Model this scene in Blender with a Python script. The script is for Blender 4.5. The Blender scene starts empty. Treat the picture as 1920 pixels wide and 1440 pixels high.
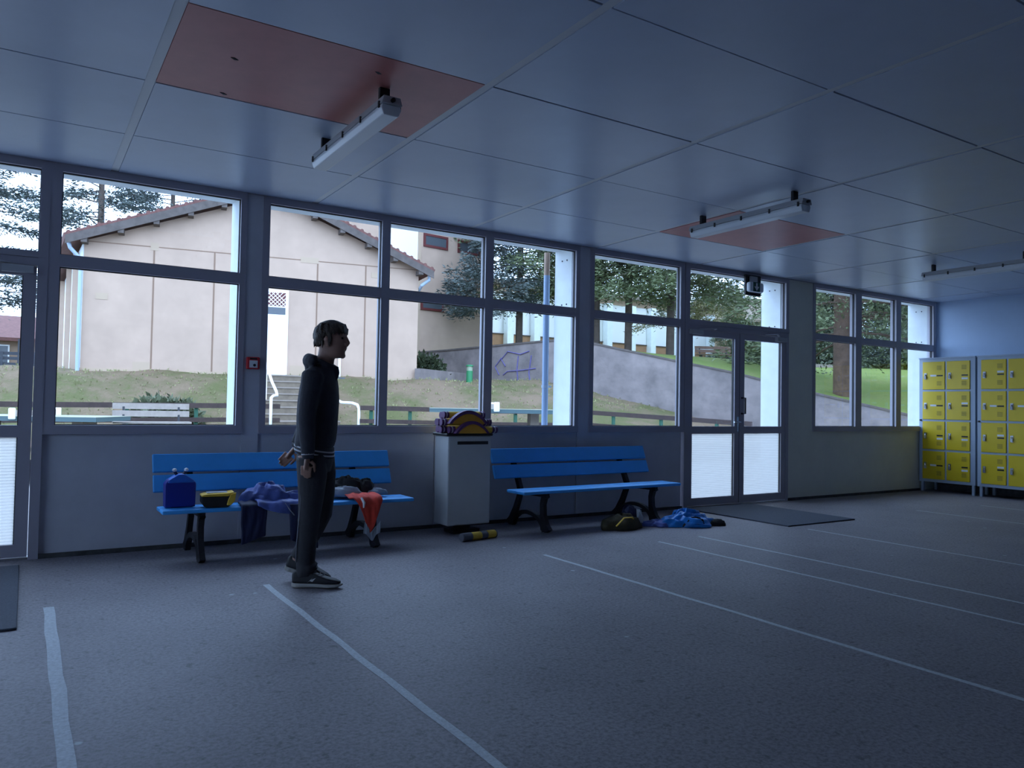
import bpy, bmesh, math, random
import numpy as np
from mathutils import Vector, Matrix
random.seed(7); rng = np.random.default_rng(11)
S = bpy.context.scene
COL = S.collection

# ------------------------------------------------------------------ camera
YAW, PIT, ROL = 0.564725, 0.0290795, 0.0178437
fw = Vector((math.sin(YAW)*math.cos(PIT), math.cos(YAW)*math.cos(PIT), math.sin(PIT)))
r0 = Vector((math.cos(YAW), -math.sin(YAW), 0)); u0 = r0.cross(fw)
rr = r0*math.cos(ROL) + u0*math.sin(ROL); uu = u0*math.cos(ROL) - r0*math.sin(ROL)
cam = bpy.data.objects.new('camera', bpy.data.cameras.new('camera')); COL.objects.link(cam)
cam.data.sensor_width = 36.0; cam.data.lens = 1439.39/1920*36.0
cam.data.clip_start = 0.05; cam.data.clip_end = 400
M = Matrix.Identity(4)
for i in range(3):
    M[i][0], M[i][1], M[i][2] = rr[i], uu[i], -fw[i]
M[0][3], M[1][3], M[2][3] = 0.0, -6.7732, 1.2
cam.matrix_world = M; S.camera = cam
# ------------------------------------------------------------------ sky, exposure
W = bpy.data.worlds.new('overcast_sky'); S.world = W; W.use_nodes = True
bg = W.node_tree.nodes['Background']
bg.inputs[0].default_value = (0.47, 0.655, 1.0, 1); bg.inputs[1].default_value = 5.7
S.view_settings.view_transform = 'Standard'; S.view_settings.look = 'None'
S.view_settings.gamma = 1.0; S.view_settings.use_curve_mapping = False
S.view_settings.exposure = 0.0
sun = bpy.data.objects.new('sun_behind_cloud', bpy.data.lights.new('sun_behind_cloud', 'SUN')); COL.objects.link(sun)
sun.data.energy = 0.5; sun.data.angle = math.radians(60); sun.data.color = (1, .95, .88)
sun.rotation_euler = (math.radians(38), math.radians(20), 0)

# ------------------------------------------------------------------ materials
def mat(name, col, rough=.6, metal=0., var=0., scale=8., bump=0., bscale=None, col2=None, spec=None, trans=0, emis=None):
    m = bpy.data.materials.new(name); m.use_nodes = True
    nt = m.node_tree; b = nt.nodes['Principled BSDF']
    b.inputs['Roughness'].default_value = rough; b.inputs['Metallic'].default_value = metal
    if spec is not None: b.inputs['Specular IOR Level'].default_value = spec
    c = (*col, 1)
    if var or col2:
        tc = nt.nodes.new('ShaderNodeTexCoord'); n = nt.nodes.new('ShaderNodeTexNoise')
        n.inputs['Scale'].default_value = scale; n.inputs['Detail'].default_value = 6; n.inputs['Roughness'].default_value = .65
        nt.links.new(tc.outputs['Object'], n.inputs['Vector'])
        r = nt.nodes.new('ShaderNodeValToRGB'); nt.links.new(n.outputs['Fac'], r.inputs[0])
        if col2: a, d = col, col2
        else: a = [max(0, x*(1-var)) for x in col]; d = [min(1, x*(1+var)) for x in col]
        r.color_ramp.elements[0].position = .32; r.color_ramp.elements[1].position = .68
        r.color_ramp.elements[0].color = (*a, 1); r.color_ramp.elements[1].color = (*d, 1)
        nt.links.new(r.outputs[0], b.inputs['Base Color'])
    else: b.inputs['Base Color'].default_value = c
    if bump:
        tc = nt.nodes.new('ShaderNodeTexCoord'); n = nt.nodes.new('ShaderNodeTexNoise')
        n.inputs['Scale'].default_value = bscale or scale*3; n.inputs['Detail'].default_value = 5
        nt.links.new(tc.outputs['Object'], n.inputs['Vector'])
        bp = nt.nodes.new('ShaderNodeBump'); bp.inputs['Strength'].default_value = bump; bp.inputs['Distance'].default_value = .02
        nt.links.new(n.outputs['Fac'], bp.inputs['Height']); nt.links.new(bp.outputs[0], b.inputs['Normal'])
    return m
def glass_mat():
    m = bpy.data.materials.new('window_glass'); m.use_nodes = True; nt = m.node_tree; nt.nodes.clear()
    o = nt.nodes.new('ShaderNodeOutputMaterial'); mx = nt.nodes.new('ShaderNodeMixShader')
    t = nt.nodes.new('ShaderNodeBsdfTransparent'); t.inputs[0].default_value = (.96, .98, .98, 1)
    g = nt.nodes.new('ShaderNodeBsdfGlossy'); g.inputs['Roughness'].default_value = .02
    f = nt.nodes.new('ShaderNodeLayerWeight'); f.inputs[0].default_value = .5
    pw = nt.nodes.new('ShaderNodeMath'); pw.operation = 'POWER'; pw.inputs[1].default_value = 4; nt.links.new(f.outputs['Facing'], pw.inputs[0])
    ma = nt.nodes.new('ShaderNodeMath'); ma.operation = 'MULTIPLY_ADD'; ma.inputs[1].default_value = .5; ma.inputs[2].default_value = .02
    nt.links.new(pw.outputs[0], ma.inputs[0]); nt.links.new(ma.outputs[0], mx.inputs[0]); nt.links.new(t.outputs[0], mx.inputs[1]); nt.links.new(g.outputs[0], mx.inputs[2])
    nt.links.new(mx.outputs[0], o.inputs[0]); return m
def frosted_mat():
    m = bpy.data.materials.new('ribbed_frosted_glass'); m.use_nodes = True; nt = m.node_tree; nt.nodes.clear()
    o = nt.nodes.new('ShaderNodeOutputMaterial'); mx = nt.nodes.new('ShaderNodeMixShader')
    t = nt.nodes.new('ShaderNodeBsdfTransparent'); t.inputs[0].default_value = (.75, .78, .78, 1)
    g = nt.nodes.new('ShaderNodeBsdfTranslucent'); g.inputs['Color'].default_value = (.70, .68, .64, 1)
    tc = nt.nodes.new('ShaderNodeTexCoord'); w = nt.nodes.new('ShaderNodeTexWave'); w.bands_direction = 'Z'
    w.inputs['Scale'].default_value = 14; nt.links.new(tc.outputs['Object'], w.inputs['Vector'])
    mr = nt.nodes.new('ShaderNodeMapRange'); mr.inputs[3].default_value = .55; mr.inputs[4].default_value = .9
    nt.links.new(w.outputs['Fac'], mr.inputs[0]); nt.links.new(mr.outputs[0], mx.inputs[0])
    nt.links.new(t.outputs[0], mx.inputs[1]); nt.links.new(g.outputs[0], mx.inputs[2]); nt.links.new(mx.outputs[0], o.inputs[0]); return m
def floor_mat():
    m = bpy.data.materials.new('worn_asphalt_floor'); m.use_nodes = True; nt = m.node_tree; b = nt.nodes['Principled BSDF']
    tc = nt.nodes.new('ShaderNodeTexCoord')
    def noise(s, d=6, rg=.6):
        n = nt.nodes.new('ShaderNodeTexNoise'); n.inputs['Scale'].default_value = s; n.inputs['Detail'].default_value = d
        n.inputs['Roughness'].default_value = rg; nt.links.new(tc.outputs['Object'], n.inputs['Vector']); return n
    def ramp(src, p0, c0, p1, c1):
        r = nt.nodes.new('ShaderNodeValToRGB'); nt.links.new(src, r.inputs[0]); e = r.color_ramp.elements
        e[0].position = p0; e[1].position = p1; e[0].color = (*c0, 1); e[1].color = (*c1, 1); return r
    def mix(kind, fac, a, c):
        x = nt.nodes.new('ShaderNodeMix'); x.data_type = 'RGBA'; x.blend_type = kind
        if isinstance(fac, float): x.inputs[0].default_value = fac
        else: nt.links.new(fac, x.inputs[0])
        nt.links.new(a, x.inputs[6]); nt.links.new(c, x.inputs[7]); return x.outputs[2]
    base = ramp(noise(1.2).outputs['Fac'], .3, (.225, .205, .225), .7, (.29, .265, .285))
    grain = ramp(noise(55, 4, .7).outputs['Fac'], .34, (.55, .55, .55), .6, (1.06, 1.06, 1.06))
    c = mix('MULTIPLY', 1.0, base.outputs[0], grain.outputs[0])
    pit = ramp(noise(17, 3, .7).outputs['Fac'], .30, (.45, .45, .45), .42, (1, 1, 1))
    c = mix('MULTIPLY', .8, c, pit.outputs[0])
    v = nt.nodes.new('ShaderNodeTexVoronoi'); v.inputs['Scale'].default_value = 2.6; nt.links.new(tc.outputs['Object'], v.inputs['Vector'])
    spot = ramp(v.outputs['Distance'], .035, (1, 1, 1), .05, (0, 0, 0))
    white = nt.nodes.new('ShaderNodeRGB'); white.outputs[0].default_value = (.42, .44, .47, 1)
    c = mix('MIX', spot.outputs[0], c, white.outputs[0])
    nt.links.new(c, b.inputs['Base Color']); b.inputs['Roughness'].default_value = .55; b.inputs['Specular IOR Level'].default_value = .35
    bp = nt.nodes.new('ShaderNodeBump'); bp.inputs['Strength'].default_value = .18; bp.inputs['Distance'].default_value = .003
    nt.links.new(noise(70, 4, .7).outputs['Fac'], bp.inputs['Height']); nt.links.new(bp.outputs[0], b.inputs['Normal'])
    return m
def ground_mat(name, stops, scale, scale2=14):
    m = bpy.data.materials.new(name); m.use_nodes = True; nt = m.node_tree; b = nt.nodes['Principled BSDF']
    tc = nt.nodes.new('ShaderNodeTexCoord'); n = nt.nodes.new('ShaderNodeTexNoise'); n.inputs['Scale'].default_value = scale
    n.inputs['Detail'].default_value = 9; n.inputs['Roughness'].default_value = .72; nt.links.new(tc.outputs['Object'], n.inputs['Vector'])
    r = nt.nodes.new('ShaderNodeValToRGB'); nt.links.new(n.outputs['Fac'], r.inputs[0]); e = r.color_ramp.elements
    e[0].position, e[0].color = stops[0][0], (*stops[0][1], 1); e[1].position, e[1].color = stops[-1][0], (*stops[-1][1], 1)
    for p, c in stops[1:-1]:
        q = e.new(p); q.color = (*c, 1)
    nt.links.new(r.outputs[0], b.inputs['Base Color']); b.inputs['Roughness'].default_value = .95; b.inputs['Specular IOR Level'].default_value = .1
    bp = nt.nodes.new('ShaderNodeBump'); bp.inputs['Strength'].default_value = .7; bp.inputs['Distance'].default_value = .05
    n2 = nt.nodes.new('ShaderNodeTexNoise'); n2.inputs['Scale'].default_value = scale2; n2.inputs['Detail'].default_value = 5
    nt.links.new(tc.outputs['Object'], n2.inputs['Vector']); nt.links.new(n2.outputs['Fac'], bp.inputs['Height']); nt.links.new(bp.outputs[0], b.inputs['Normal'])
    return m
MT = dict(
    floor=floor_mat(), glass=glass_mat(), frosted=frosted_mat(),
    ceil=mat('ceiling_board', (.56, .63, .76), .33, var=.03, scale=3), ceilgap=mat('ceiling_void', (.06, .06, .07), .9),
    strip=mat('joint_strip', (.74, .76, .78), .45), red=mat('salmon_board', (.62, .22, .20), .42, var=.06, scale=5),
    frame=mat('grey_lacquered_aluminium', (.37, .35, .40), .42), seal=mat('black_rubber_seal', (.02, .02, .022), .6),
    panel=mat('pale_grey_wall_panel', (.55, .55, .60), .55, var=.05, scale=4), pillar=mat('pale_pillar_paint', (.70, .70, .62), .6, var=.04, scale=4),
    bluewall=mat('pale_blue_wall_paint', (.50, .64, .84), .6, var=.03, scale=3), plaster=mat('dim_wall_paint', (.40, .40, .42), .8),
    base=mat('dark_skirting_and_shade', (.06, .06, .06), .8, var=.4, scale=12), fin=mat('white_painted_concrete', (.80, .84, .84), .7, var=.05, scale=6),
    paint=mat('white_floor_paint', (.50, .53, .56), .7, var=.22, scale=60), matgrey=mat('ribbed_door_mat', (.075, .085, .11), .9, var=.25, scale=90, bump=.3),
    blue=mat('blue_painted_slat', (.04, .40, .92), .5, var=.05, scale=9, spec=.9), iron=mat('black_cast_iron', (.012, .012, .016), .5, bump=.1, scale=30),
    bin=mat('off_white_bin_steel', (.56, .57, .57), .45, var=.03, scale=5), black=mat('black_plastic', (.012, .012, .014), .45), darkslot=mat('dark_slot', (.02, .02, .025), .8),
    lockf=mat('grey_blue_locker_steel', (.40, .48, .60), .42), lockd=mat('yellow_locker_enamel', (.78, .56, .015), .4, var=.03, scale=3), vent=mat('locker_vent', (.42, .30, .03), .6),
    chrome=mat('chrome_metal', (.62, .64, .66), .25, 1.), white=mat('white_plastic', (.80, .81, .82), .45), diffuser=mat('milky_diffuser', (.74, .78, .82), .3),
    tray=mat('grey_lamp_tray', (.45, .46, .48), .5), redplastic=mat('red_plastic', (.55, .02, .03), .4), green=mat('dark_green_pictogram', (.005, .07, .04), .4),
    yellow=mat('yellow_foam', (.75, .48, .05), .7, var=.08, scale=20), orange=mat('amber_foam', (.72, .34, .03), .65, var=.1, scale=16), purple=mat('purple_band', (.11, .035, .13), .6), grey=mat('grey_foam', (.13, .13, .15), .8),
    skin=mat('skin', (.34, .19, .14), .55, var=.06, scale=20), hair=mat('brown_hair', (.04, .026, .017), .6, var=.5, scale=70, bump=.5, bscale=120), eye=mat('eye_dark', (.02, .015, .012), .2),
    jacket=mat('charcoal_navy_jersey', (.020, .020, .030), .8, var=.2, scale=14, bump=.25, bscale=40), ribw=mat('pale_rib_stripe', (.42, .42, .44), .8), jeans=mat('charcoal_trousers', (.022, .021, .027), .8, var=.25, scale=10, bump=.25, bscale=25),
    shoe=mat('black_mesh_shoe', (.014, .014, .018), .6), sole=mat('off_white_sole', (.36, .34, .31), .7),
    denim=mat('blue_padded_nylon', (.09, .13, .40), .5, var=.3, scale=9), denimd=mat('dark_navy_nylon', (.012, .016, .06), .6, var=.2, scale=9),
    sky_blue=mat('bright_blue_nylon', (.01, .20, .62), .42, var=.25, scale=12), navy=mat('royal_blue_vinyl', (.012, .025, .27), .4), azure=mat('azure_vinyl', (.02, .14, .60), .4),
    redcloth=mat('red_sports_cloth', (.72, .055, .03), .75, var=.2, scale=8), greycloth=mat('pale_grey_cloth', (.36, .39, .44), .8, var=.1, scale=10), blackcloth=mat('black_cloth', (.012, .012, .014), .85, var=.3, scale=12),
    olive=mat('dark_olive_bag_cloth', (.05, .042, .02), .8, var=.5, scale=14),
    tan=mat('tan_render', (.46, .325, .24), .9, var=.09, scale=1.1), joint=mat('facade_joint', (.24, .15, .10), .9), patch=mat('pale_patch', (.45, .33, .23), .9),
    rooft=mat('red_roof_tile', (.15, .062, .05), .85, var=.25, scale=6), wood=mat('grey_weathered_timber', (.10, .08, .07), .85, var=.25, scale=6),
    zinc=mat('pale_blue_zinc', (.34, .42, .52), .45), wwall=mat('white_render', (.84, .84, .82), .8), brickband=mat('orange_brick_band', (.36, .20, .11), .9, var=.15, scale=4),
    winred=mat('dark_red_window_frame', (.11, .018, .016), .6), pane=mat('dark_blue_pane', (.075, .085, .095), .15), whitedoor=mat('white_door_paint', (.88, .90, .92), .5),
    conc=mat('weathered_concrete', (.145, .122, .115), .95, bump=.5, bscale=9, scale=1.6, col2=(.26, .215, .20)), stone=mat('pale_stone_step', (.18, .14, .10), .9, var=.2, scale=7), concl=mat('light_concrete', (.27, .22, .18), .9, var=.1, scale=5),
    rail=mat('brown_timber_rail', (.055, .035, .03), .85, var=.25, scale=8), gpost=mat('green_painted_post', (.02, .10, .06), .6), wpipe=mat('white_enamel_pipe', (.88, .88, .90), .4),
    tabtop=mat('pale_teal_table_top', (.35, .36, .28), .4, var=.04, scale=4), tabside=mat('teal_table_edge', (.07, .12, .13), .5), wslat=mat('weathered_white_slat', (.32, .27, .23), .7, var=.12, scale=10), pinkslat=mat('faded_brown_slat', (.18, .11, .08), .8, var=.15, scale=9),
    bollg=mat('green_bollard', (.03, .22, .085), .5), bollt=mat('pale_bollard_cap', (.3, .36, .24), .5), graffiti=mat('blue_spray_paint', (.12, .10, .24), .8, var=.2, scale=10),
    bark=mat('grey_brown_bark', (.095, .070, .055), .95, var=.3, scale=6, bump=.8, bscale=20), barkr=mat('reddish_bark', (.11, .065, .042), .95, var=.3, scale=5, bump=.8, bscale=16),
    needle=mat('green_needles', (.12, .145, .065), .7, var=.5, scale=1.4), needleb=mat('blue_green_needles', (.075, .095, .085), .7, var=.45, scale=1.2), needley=mat('yellow_green_needles', (.17, .155, .06), .7, var=.45, scale=1.4), leafd=mat('dark_forest_leaves', (.105, .125, .066), .75, var=.6, scale=.9),
    leafy=mat('fresh_green_leaves', (.14, .18, .04), .7, var=.4, scale=2), shrub=mat('silver_green_leaves', (.10, .115, .06), .7, var=.3, scale=4), juniper=mat('juniper_needles', (.032, .045, .015), .75, var=.5, scale=5),
    bank=ground_mat('bank_grass_and_soil', [(.30, (.10, .098, .042)), (.42, (.11, .108, .046)), (.50, (.145, .115, .066)), (.58, (.185, .132, .086)), (.72, (.20, .14, .095))], .55),
    lawn=ground_mat('green_lawn', [(.3, (.135, .185, .045)), (.5, (.17, .215, .06)), (.7, (.21, .225, .08))], .8),
    tuft=mat('grass_tuft', (.26, .25, .11), .9, var=.3, scale=.8), board=mat('house_wall', (.32, .22, .15), .9), fence=mat('dark_fence', (.10, .11, .13), .8), logo=mat('white_mark', (.5, .5, .52), .6),
    yard=mat('grey_yard_asphalt', (.20, .19, .18), .9, var=.1, scale=2), planter=mat('brown_crate', (.12, .06, .05), .8), pipe=mat('blue_grey_pipe', (.26, .36, .52), .45), pipeb=mat('rusty_pipe', (.36, .24, .17), .6),
)
# ------------------------------------------------------------------ geometry helpers
class MB:
    def __init__(s): s.v = []; s.f = []
    def add(s, vs, fs):
        o = len(s.v); s.v += [tuple(map(float, p)) for p in vs]; s.f += [tuple(i+o for i in f) for f in fs]; return s
    def box(s, x0, x1, y0, y1, z0, z1):
        return s.add([(x0,y0,z0),(x1,y0,z0),(x1,y1,z0),(x0,y1,z0),(x0,y0,z1),(x1,y0,z1),(x1,y1,z1),(x0,y1,z1)],
                     [(0,3,2,1),(4,5,6,7),(0,1,5,4),(1,2,6,5),(2,3,7,6),(3,0,4,7)])
    def bar(s, a, b, w, h, up=(0,0,1)):
        a = Vector(a); b = Vector(b); t = (b-a).normalized(); sd = t.cross(Vector(up))
        if sd.length < 1e-4: sd = t.cross(Vector((1,0,0)))
        sd.normalize(); u = sd.cross(t); vs = []
        for p in (a, b):
            for i, j in ((-1,-1),(1,-1),(1,1),(-1,1)): vs.append(p + sd*(i*w/2) + u*(j*h/2))
        return s.add(vs, [(0,1,2,3),(7,6,5,4),(0,4,5,1),(1,5,6,2),(2,6,7,3),(3,7,4,0)])
    def tube(s, pts, rad, n=10, cap=True, sq=None):
        pts = [Vector(p) for p in pts]
        if not isinstance(rad, (list, tuple)): rad = [rad]*len(pts)
        vs = []; prev = None
        for i, p in enumerate(pts):
            t = (pts[min(i+1, len(pts)-1)] - pts[max(i-1, 0)]).normalized()
            if prev is None:
                a = t.cross(Vector((0,0,1)))
                if a.length < .05: a = t.cross(Vector((0,1,0)))
                a.normalize()
            else:
                a = prev - t*prev.dot(t); a.normalize()
            prev = a; b = t.cross(a); r = rad[i]
            ra, rb = (r if isinstance(r, (list, tuple)) else (r, r))
            for k in range(n):
                q = 2*math.pi*k/n; vs.append(p + a*(ra*math.cos(q)) + b*(rb*math.sin(q)))
        fs = [(i*n+k, i*n+(k+1) % n, (i+1)*n+(k+1) % n, (i+1)*n+k) for i in range(len(pts)-1) for k in range(n)]
        if cap: fs += [tuple(range(n-1, -1, -1)), tuple(range((len(pts)-1)*n, len(pts)*n))]
        return s.add(vs, fs)
    def rings(s, rs, n=24):
        """rs: (z, xback, xfront, ycentre, halfwidth, power)"""
        vs = []
        for z, xb, xf, yc, hw, pw in rs:
            cx = (xb+xf)/2; rx = (xf-xb)/2
            for k in range(n):
                q = 2*math.pi*k/n; c, d = math.cos(q), math.sin(q)
                vs.append((cx + rx*math.copysign(abs(c)**(2/pw), c), yc + hw*math.copysign(abs(d)**(2/pw), d), z))
        m = len(rs)
        fs = [(i*n+k, i*n+(k+1) % n, (i+1)*n+(k+1) % n, (i+1)*n+k) for i in range(m-1) for k in range(n)]
        fs += [tuple(range(n-1, -1, -1)), tuple(range((m-1)*n, m*n))]
        return s.add(vs, fs)
    def ball(s, c, r, n=10):
        rx, ry, rz = r if isinstance(r, (list, tuple)) else (r, r, r)
        vs = [(c[0], c[1], c[2]-rz)]
        m = n//2+1
        for i in range(1, m):
            p = math.pi*i/m
            for k in range(n):
                q = 2*math.pi*k/n; vs.append((c[0]+rx*math.sin(p)*math.cos(q), c[1]+ry*math.sin(p)*math.sin(q), c[2]-rz*math.cos(p)))
        vs.append((c[0], c[1], c[2]+rz)); L = len(vs)-1
        fs = [(0, 1+(k+1) % n, 1+k) for k in range(n)]
        fs += [(1+i*n+k, 1+i*n+(k+1) % n, 1+(i+1)*n+(k+1) % n, 1+(i+1)*n+k) for i in range(m-2) for k in range(n)]
        fs += [(1+(m-2)*n+k, 1+(m-2)*n+(k+1) % n, L) for k in range(n)]
        return s.add(vs, fs)
    def prism(s, poly, axis, a, b):
        """poly 2D extruded along axis: 'x' (y,z), 'y' (x,z), 'z' (x,y)"""
        f = {'x': lambda p, t: (t, p[0], p[1]), 'y': lambda p, t: (p[0], t, p[1]), 'z': lambda p, t: (p[0], p[1], t)}[axis]
        n = len(poly); vs = [f(p, a) for p in poly]+[f(p, b) for p in poly]
        return s.add(vs, [tuple(range(n)), tuple(range(2*n-1, n-1, -1))]+[(k, k+n, (k+1) % n+n, (k+1) % n) for k in range(n)])
    def mesh(s, name, smooth=False):
        me = bpy.data.meshes.new(name); me.from_pydata(s.v, [], s.f)
        bm = bmesh.new(); bm.from_mesh(me); bmesh.ops.recalc_face_normals(bm, faces=bm.faces); bm.to_mesh(me); bm.free()
        if smooth: me.polygons.foreach_set('use_smooth', [True]*len(me.polygons))
        me.update(); return me
def obj(name, me, m, parent=None, loc=None, bevel=0, smooth=False):
    if isinstance(me, MB): me = me.mesh(name, smooth)
    o = bpy.data.objects.new(name, me); COL.objects.link(o)
    if m is not None and not me.materials: me.materials.append(MT[m] if isinstance(m, str) else m)
    if parent: o.parent = parent
    if loc: o.location = loc
    if bevel:
        b = o.modifiers.new('bevel', 'BEVEL'); b.width = bevel; b.segments = 2; b.limit_method = 'ANGLE'
    return o
def tag(o, label, cat, group=None, kind=None):
    o['label'] = label; o['category'] = cat
    if group: o['group'] = group
    if kind: o['kind'] = kind
    return o
def thing(name, label, cat, loc=(0,0,0), rz=0, group=None, kind=None):
    o = bpy.data.objects.new(name, None); COL.objects.link(o); o.location = loc; o.rotation_euler = (0,0,rz); o.empty_display_size = .1
    return tag(o, label, cat, group, kind)
def remesh(mb, vox, smooth=3, name='m'):
    o = bpy.data.objects.new('tmp', mb.mesh(name)); COL.objects.link(o)
    r = o.modifiers.new('r', 'REMESH'); r.mode = 'VOXEL'; r.voxel_size = vox
    if smooth:
        q = o.modifiers.new('s', 'SMOOTH'); q.iterations = smooth; q.factor = .5
    dg = bpy.context.evaluated_depsgraph_get(); me = bpy.data.meshes.new_from_object(o.evaluated_get(dg))
    bpy.data.objects.remove(o); me.name = name; me.materials.clear()
    me.polygons.foreach_set('use_smooth', [True]*len(me.polygons)); return me

# ================================================================== ROOM SHELL
XL, XR, YF, ZC = -6.0, 12.34, -11.0, 2.99
fl = tag(obj('floor', MB().box(XL-.2, XR+.2, YF-.2, .12, -.15, 0), 'floor'), 'dark grey worn asphalt floor of the hall', 'floor', kind='structure')
for x, y0, y1, w in ((.151,-1.61,-9,.055),(1.371,-1.63,-9,.04),(3.598,-1.63,-9.5,.036),(4.878,-1.6,-9.5,.034),(5.424,-1.56,-9.5,.034),(6.79,-1.75,-9.5,.032),(9.37,-1.4,-9.5,.032),(10.71,-1.5,-9.5,.032)):
    mb = MB(); n = 40; vs = []; fs = []
    for i in range(n+1):
        y = y0+(y1-y0)*i/n; e = .003*math.sin(i*1.7+x)
        vs += [(x-w/2+e+random.uniform(-.002,.002), y, .0015), (x+w/2+e+random.uniform(-.002,.002), y, .0015)]
    fs = [(2*i, 2*i+1, 2*i+3, 2*i+2) for i in range(n)]
    obj('painted_line', mb.add(vs, fs), 'paint', fl)
wl = tag(obj('wall_left', MB().box(XL-.2, XL, YF, .1, 0, .9).box(XL-.2, XL, YF, -6.18, .9, 3.1).box(XL-.2, XL, -1.2, .1, .9, 3.1).box(XL-.2, XL, -6.18, -1.2, 2.8, 3.1), 'plaster'), 'dim painted wall at the left end of the hall', 'wall', kind='structure')
w8 = thing('window_8', 'added unseen window band in the left end wall', 'window', (XL, 0, 0), kind='structure')  # unseen window band, added to let extra light in from the left
for i in range(4):
    y = -1.2-i*1.66; obj('mullion', MB().box(-.13,-.05,y-.04,y+.04,.9,2.8), 'frame', w8)
    if i < 3: obj('pane', MB().box(-.095,-.089,y-1.61,y-.05,.9,2.8), 'glass', w8)
wf = tag(obj('wall_front', MB().box(XL-.2, XR+.2, YF-.2, YF, 0, 3.1), 'plaster'), 'dim painted wall facing the windows', 'wall', kind='structure')
wr = tag(obj('wall_right', MB().box(XR, XR+.2, YF, .1, 0, 3.1), 'bluewall'), 'pale blue painted wall behind the yellow lockers', 'wall', kind='structure')
ce = tag(obj('ceiling', MB().box(XL-.2, XR+.2, YF-.2, .42, ZC+.03, ZC+.2), 'ceilgap'), 'suspended ceiling of large pale boards with two salmon ones', 'ceiling', kind='structure')
PX, PY, X0 = 1.603, 1.035, .568
share = {}
nx0 = int((XL-X0)//PX); k = nx0
while X0+k*PX < XR:
    xa, xb = max(X0+k*PX, XL), min(X0+(k+1)*PX-.055, XR)
    j = 0
    while -j*PY > YF:
        ya, yb = max(-(j+1)*PY+.012, YF), -j*PY if j else -.002
        red = (k == 0 and j == 2) or (k == 3 and j == 1)
        key = (round(xb-xa, 3), round(yb-ya, 3), red)
        if key not in share:
            share[key] = MB().box(0, xb-xa, 0, yb-ya, 0, .022).mesh('ceiling_panel'); share[key].materials.append(MT['red' if red else 'ceil'])
        o = obj('ceiling_panel', share[key], None, ce, (xa, ya, ZC+random.uniform(0, .0025)))
        if red: o['label'] = 'salmon red ceiling board'
        j += 1
    if xb+.055 < XR: obj('joint_strip', MB().box(xb+.002, xb+.053, YF, -.002, ZC+.006, ZC+.02), 'strip', ce)
    k += 1

for x, y in ((1.56,-2.90),(.87,-2.63),(.92,-2.12)):
    obj('paint_chip', MB().prism([(x-.02,y-.008),(x,y-.012),(x+.022,y+.004),(x+.004,y+.012)], 'z', ZC-.0006, ZC+.003), 'ceilgap', ce)
# back wall: masonry/panels below and between the windows
wb = tag(obj('wall_back', MB().box(XL, XR, -.03, .10, ZC-.005, ZC+.35), 'frame'), 'long window wall of the hall with pale panels under the glass', 'wall', kind='structure')
def wpart(name, mb, m, bevel=0): return obj(name, mb, m, wb, bevel=bevel)
for x0, x1, m in ((.105,1.56,'panel'),(1.70,3.40,'panel'),(3.404,5.14,'panel'),(5.29,6.73,'panel'),(9.21,12.34,'pillar'),(-6.0,-1.9,'panel')):
    wpart('panel', MB().box(x0+.002, x1-.002, 0, .10, .0, .925), m)
for x0, x1 in ((1.56,1.70),(5.14,5.29),(8.70,9.21)):
    wpart('pillar', MB().box(x0, x1, -.015, .10, 0, ZC), 'pillar' if x0 > 8 else 'panel')
wpart('pillar', MB().box(12.28, 12.34, -.015, .10, .925, ZC), 'panel')
for x0, x1 in ((.105,6.73),(8.70,11.86)):
    tag(obj('baseboard_back', MB().box(x0, x1, -.03 if x0 < 1 else -.028, -.016, 0, .035), 'base'), 'dark skirting under the %s' % ('benches' if x0 < 1 else 'green tinted wall by the lockers'), 'baseboard', kind='structure')
tag(obj('shade_strip_right', MB().box(XR-.02, XR, YF, -.02, 0, .14), 'base'), 'dark strip standing in for shade along the pale blue wall under the lockers', 'baseboard', kind='structure')  # dark strip put in for the shade under the lockers
# exterior fins, soffit, sill apron
for x0, x1 in ((1.53,1.70),(5.12,5.29),(8.67,9.2),(12.28,12.5),(-1.95,-1.78)):
    f = wpart('exterior_fin', MB().box(x0, x1, .101, .42, -.3, 3.05), 'fin')
    if x0 > 5:
        for z in (2.86, 2.36):
            for y in (.19, .28): obj('bolt', MB().tube([(x0+.001, y, z), (x0-.006, y, z)], .009, 8), 'iron', f)
wpart('soffit', MB().box(XL, XR+.3, .101, .42, 2.985, 3.02), 'fin')
dp = thing('downpipe', 'blue grey rain downpipe outside beside a white fin', 'pipe', (5.06,.50,0))
obj('pipe', MB().tube([(0,0,-.1),(0,0,2.72)], .036, 12), 'pipe', dp, smooth=False)
obj('upper_pipe', MB().tube([(0,0,2.72),(0,0,2.985)], .034, 12), 'pipeb', dp)
obj('clamp', MB().tube([(0,0,1.42),(0,0,1.45)], .043, 12).box(0,.08,-.01,.01,1.425,1.445), 'zinc', dp)

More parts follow.
